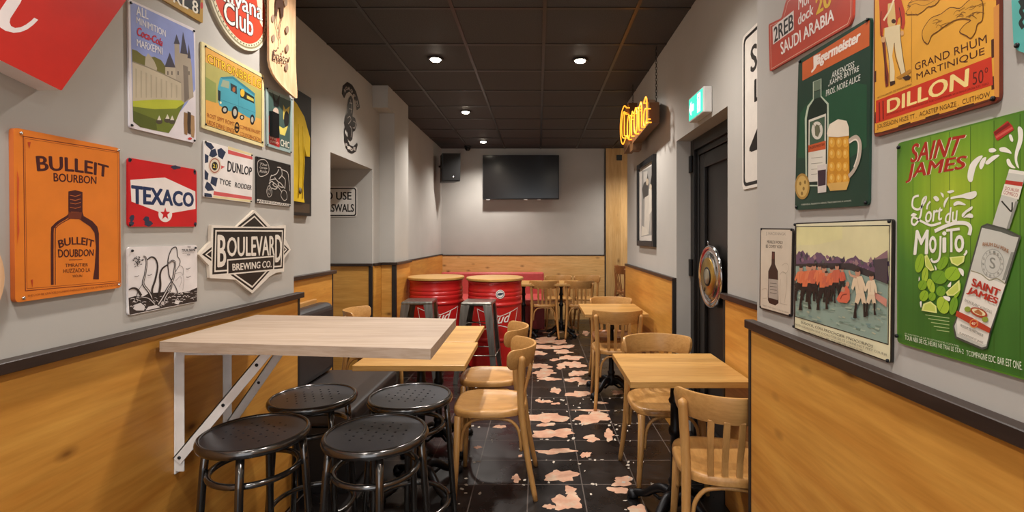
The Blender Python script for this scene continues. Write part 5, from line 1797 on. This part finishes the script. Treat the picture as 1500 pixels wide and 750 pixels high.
s.poly([(322, 392), (404, 430), (492, 480), (486, 504), (400, 464), (316, 418)], '#b5402a')
s.ell(408, 456, 22, 22, '#d88a4a'); s.ell(408, 456, 17, 17, '#b5301f')
s.text('40°', (396, 447), (422, 451), (420, 467), (395, 462), '#ecd9b0', 0.02)
s.text('PRODUIT DE MARTINIQUE', (342, 458), (456, 510), (454, 526), (340, 474), '#6c665a', 0.012)
s.text('PLANTATIONS ST JAMES', (338, 498), (456, 548), (454, 562), (336, 512), '#6c665a', 0.008)
s.crop(0, 0, 1)
s.screw((1319, 216), (1316, 492))
s.done('tin_sign', 'large green tin sign with a tilted white rum bottle and lime leaves', 'sign', GR)

s = Sign('R', RX)                                      # old team photograph
s.crop(1105, 315, 3.41)
s.plate([(203, 40), (692, 20), (684, 741), (197, 566)], '#231f1c', 0.008)
s.poly([(209, 46), (685, 27), (678, 733), (203, 562)], '#ddd6b4')
s.poly([(207, 56), (678, 50), (671, 650), (203, 508)], '#231f1c')
s.poly([(211, 60), (674, 55), (667, 643), (207, 505)], '#d9d0a2')
s.poly([(211, 60), (440, 57), (440, 120), (300, 150), (210, 150)], '#dcd49c')
hedge = [(209, 195)]
for i in range(46):
    x = 212 + i * 10.1
    hedge.append((x, 195 - 14 * math.sin(i * 0.7) + random.uniform(-10, 10) + (30 if 290 < x < 480 and False else 0) + i * 0.9))
hedge += [(672, 330), (440, 290), (209, 262)]
s.poly(hedge, '#6a4f66')
for i in range(60):
    x = random.uniform(212, 660)
    y = 200 + random.uniform(-8, 50) + (x - 212) * 0.09
    s.poly([(x, y), (x + random.uniform(4, 14), y - random.uniform(5, 20)), (x + random.uniform(10, 22), y + random.uniform(0, 14)), (x + 6, y + 14)], random.choice(['#8a6478', '#4a3c50', '#3c3a44', '#9a7a7c', '#5a5a58']))
s.poly([(209, 245), (330, 240), (480, 240), (640, 300), (672, 330), (672, 345), (480, 285), (330, 270), (209, 262)], '#3a3436')
s.poly([(209, 255), (330, 262), (480, 275), (670, 345), (667, 643), (207, 505)], '#8a9e92')
for i in range(110):
    x = random.uniform(212, 650)
    y = random.uniform(290, 500) + (x - 212) * 0.22
    w = random.uniform(8, 34)
    s.poly([(x, y), (x + w, y + random.uniform(2, 10)), (x + w * 0.8, y + random.uniform(8, 16)), (x - 4, y + 6)], random.choice(['#7c9486', '#9fae9c', '#6f8578', '#a8aa92', '#77908c']))
s.poly([(600, 380), (668, 420), (667, 460), (600, 410)], '#c98a7a')
s.poly([(602, 222), (672, 175), (672, 222), (640, 218)], '#8a6a72')
s.poly([(606, 222), (672, 215), (670, 345), (640, 330), (610, 320)], '#4a4046')
def player(x, y, h, shirt, low, lean=0.0, arm=0):
    k = h / 100.0
    X = lambda v, f=0.0: x + v * k * 0.72 + lean * h * f
    s.poly([(X(-12, 1), y - 84 * k), (X(10, 1), y - 86 * k), (X(17, 0.8), y - 70 * k), (X(20, 0.5), y - 54 * k), (X(14, 0.5), y - 54 * k), (X(11, 0.4), y - 66 * k), (X(11, 0.2), y - 48 * k),
            (X(-12, 0.2), y - 48 * k), (X(-13, 0.5), y - 66 * k), (X(-19, 0.5), y - 56 * k), (X(-24, 0.5), y - 60 * k), (X(-18, 0.8), y - 76 * k)], shirt)
    s.line([(X(-4, 0.9), y - 80 * k), (X(-2, 0.4), y - 56 * k)], 0.0012, '#b5503c' if low != '#dcc3a4' else '#c2a684')
    s.ell(X(0, 1.2), y - 92 * k, 5.5 * k, 8 * k, '#c08a70', 12)
    s.ell(X(0, 1.25), y - 98 * k, 5.5 * k, 4 * k, '#3a2a26', 10)
    s.poly([(X(-12), y - 50 * k), (X(11), y - 50 * k), (X(16), y - 28 * k), (X(5), y - 27 * k), (X(0), y - 40 * k), (X(-8), y - 26 * k), (X(-18), y - 30 * k)], low)
    s.poly([(X(7), y - 30 * k), (X(14), y - 29 * k), (X(13), y - 12 * k), (X(17), y), (X(8), y)], '#241e1e')
    s.poly([(X(-16), y - 31 * k), (X(-9), y - 28 * k), (X(-13), y - 12 * k), (X(-11), y + 2 * k), (X(-22), y + 2 * k)], '#241e1e')
for x, y, h, l in ((232, 425, 170, 0.03), (262, 470, 225, 0.05), (288, 430, 180, -0.02), (304, 440, 195, 0.0), (326, 415, 165, 0.03), (350, 470, 215, 0.02), (372, 432, 150, -0.03), (394, 440, 178, 0.0), (414, 428, 182, 0.03), (446, 395, 130, 0.0)):
    player(x, y, h, random.choice(['#d8704a', '#cc5f48', '#dc7c54', '#c9664c']), '#241e20', l)
s.poly([(204, 345), (225, 335), (240, 362), (262, 372), (258, 390), (232, 372), (212, 360)], '#241e1e')
s.poly([(418, 420), (438, 385), (468, 350), (484, 375), (486, 420), (470, 440), (430, 436)], '#d4684e')
s.ell(452, 372, 9, 13, '#c08a70', 12); s.ell(474, 345, 9, 13, '#c08a70', 12)
s.line([(438, 420), (448, 400), (470, 396)], 0.003, '#8a3a30', 3)
player(540, 510, 240, '#e0c8a8', '#dcc3a4', -0.05)
player(594, 500, 205, '#e2cdae', '#dcc3a4', 0.0)
s.line([(520, 310), (490, 300), (482, 278)], 0.006, '#c99a80', 3)
s.text('BULOCK, CON PROCHCIER YNOCORPOS', (242, 528), (604, 650), (600, 666), (240, 542), '#4a443a', 0.012)
s.text('VIADEN CROIRE EIN CEUF CHOROTTER DE CE LORINE NOT PRET COURIR', (206, 538), (674, 694), (673, 706), (206, 548), '#6a6454', 0.004)
s.text('FRAGRON. CHOEST LE ABE COT BE SABRE AFFE CORALES CLUBS', (280, 582), (550, 672), (549, 682), (280, 592), '#6a6454', 0.004)
s.screw((209, 48), (684, 32), (676, 728), (203, 556))
s.done('tin_sign', 'cream edged print of an old team in orange shirts running on a field', 'sign', GR)

s = Sign('R', RX)                                      # small wine poster
s.crop(1105, 315, 3.41)
s.plate([(30, 65), (193, 67), (184, 512), (25, 466)], '#2a2421', 0.014)
s.poly([(34, 72), (188, 74), (180, 502), (30, 460)], '#cfc1ae')
s.text('J. HACKNNGK', (58, 84), (158, 88), (158, 106), (58, 103), '#8f8274', 0.004)
s.text('MIRABLE & WORLD', (64, 126), (142, 130), (142, 144), (64, 141), '#4a4238', 0.02)
s.text('BE COVER VOID', (58, 148), (140, 152), (140, 166), (58, 163), '#4a4238', 0.02)
s.poly([(88, 182), (103, 183), (103, 245), (118, 280), (121, 440), (105, 452), (75, 440), (68, 425), (70, 280), (86, 245)], '#35211c')
s.poly([(90, 186), (101, 187), (101, 220), (89, 219)], '#5a2a22')
s.poly([(71, 318), (119, 324), (119, 425), (71, 412)], '#a79c90')
for y in (340, 356, 372, 388):
    s.line([(78, y), (112, y + 4)], 0.0016, '#4a4238')
LN = '#a89884'
for pts in ([(140, 250), (160, 240), (172, 262), (160, 290), (142, 280)], [(128, 300), (140, 285), (160, 300), (162, 360), (150, 440)], [(132, 320), (128, 380), (132, 440)], [(38, 372), (62, 368), (66, 412), (42, 416)], [(128, 440), (165, 450)]):
    s.line(pts, 0.0012, LN, 4)
s.text('THAT THE CRACT DU SCENE', (40, 446), (172, 486), (172, 492), (40, 452), '#8f8274', 0.0)
s.screw((36, 70), (186, 73), (178, 500), (31, 458))
s.done('tin_sign', 'small pale tin poster with one dark wine bottle', 'sign', GR)

s = Sign('R', RX)                                      # turquoise plate at the picture's edge
s.crop(1275, 0, 3.6578)
s.plate([(748, -160), (768, 268), (1010, 330), (1010, -330)], '#55a9a3', 0.014)
for pts in ([(800, 0), (815, 30), (806, 60), (820, 90), (804, 120), (820, 150)], [(815, -20), (830, 10), (822, 50)], [(840, 20), (850, 80), (838, 140)]):
    s.line(pts, 0.006, '#1f2a2a', 4)
s.screw((787, 243))
s.done('tin_sign', 'turquoise tin plate at the upper right edge of the picture', 'sign', GR)

# road sign on the wall by the door
s = Sign('R', RX2, 0.004)
s.crop(1080, 30, 2.886)
ya, yb_, za, zb = 2.36, 1.76, 1.628, 2.372
s.plate([(ya, za), (yb_, za), (yb_, zb), (ya, zb)], '#dad3ca', 0.03, raw=True)
def rr(i, r=0.025):
    return [(ya - i, za + i + r), (ya - i - r * 0.3, za + i + r * 0.3), (ya - i - r, za + i), (yb_ + i + r, za + i), (yb_ + i, za + i + r), (yb_ + i, zb - i - r), (yb_ + i + r, zb - i), (ya - i - r, zb - i), (ya - i - r * 0.3, zb - i - r * 0.3), (ya - i, zb - i - r)]
s.poly(rr(0.014), '#1f1b1a', raw=True)
s.poly(rr(0.030, 0.02), '#dad3ca', raw=True)
def word(body, y0, y1, z0, z1, bold=0.03):
    L = s.up()
    vs, fs = text_geo(body, bold, 0)
    s.k += 8
    s.mb.add([s.at((y0 + (y1 - y0) * x, z0 + (z1 - z0) * y), L + lv * s.STEP) for x, y, lv in vs], fs, s.mi('#1f1b1a'))
word('SPEED', 2.265, 1.84, 2.165, 2.285, 0.03)
word('LIMIT', 2.225, 1.88, 2.02, 2.12, 0.03)
word('45', 2.265, 1.84, 1.72, 1.965, 0.035)
s.done('road_sign', 'tall white road sign with a black edge beside the recessed door', 'sign')

# framed black and white picture
Ya, Yb, za, zb = 4.765, 4.085, 1.315, 2.10
t = thing('framed_picture', 'framed black and white picture on the wall past the door', 'picture', (RX2 - 0.001, (Ya + Yb) / 2, (za + zb) / 2))
hw, hh = (Ya - Yb) / 2, (zb - za) / 2
mb = MB()
for b in ((-0.03, 0, -hw, -hw + 0.05, -hh, hh), (-0.03, 0, hw - 0.05, hw, -hh, hh), (-0.03, 0, -hw + 0.05, hw - 0.05, -hh, -hh + 0.05), (-0.03, 0, -hw + 0.05, hw - 0.05, hh - 0.05, hh)):
    mb.box(*b)
mb.build('frame', PLASTIC, t, bevel=0.004)
s = Sign('R', RX2, 0.012)
s.plate([(Ya - 0.05, za + 0.05), (Yb + 0.05, za + 0.05), (Yb + 0.05, zb - 0.05), (Ya - 0.05, zb - 0.05)], '#cfc8bf', 0, raw=True)
s.crop(930, 215, 4.85)
s.poly([(50, 175), (134, 125), (131, 625), (45, 640)], '#8f8c88')
for pts, c in (([(52, 300), (70, 240), (90, 190), (100, 260), (92, 360), (60, 370)], '#4c4845'), ([(110, 260), (122, 180), (134, 150), (133, 330), (115, 310)], '#2f2c2b'), ([(70, 360), (105, 340), (112, 430), (98, 610), (66, 600)], '#c8c0b4'),
               ([(100, 300), (118, 290), (125, 420), (120, 520), (104, 500)], '#d2cabd'), ([(60, 180), (90, 170), (84, 240), (62, 260)], '#b5b0a8'), ([(104, 480), (130, 440), (130, 560), (108, 610)], '#a09a92'), ([(50, 560), (80, 580), (100, 620), (46, 636)], '#d0c8ba')):
    s.poly(pts, c)
s.ell(88, 250, 9, 24, '#b9a994'); s.ell(112, 285, 8, 20, '#c4b49e')
pr = s.mb
pr.v = [tuple(Vector(v) - t.location) for v in pr.v]
pr.build('print', s.mats, t)
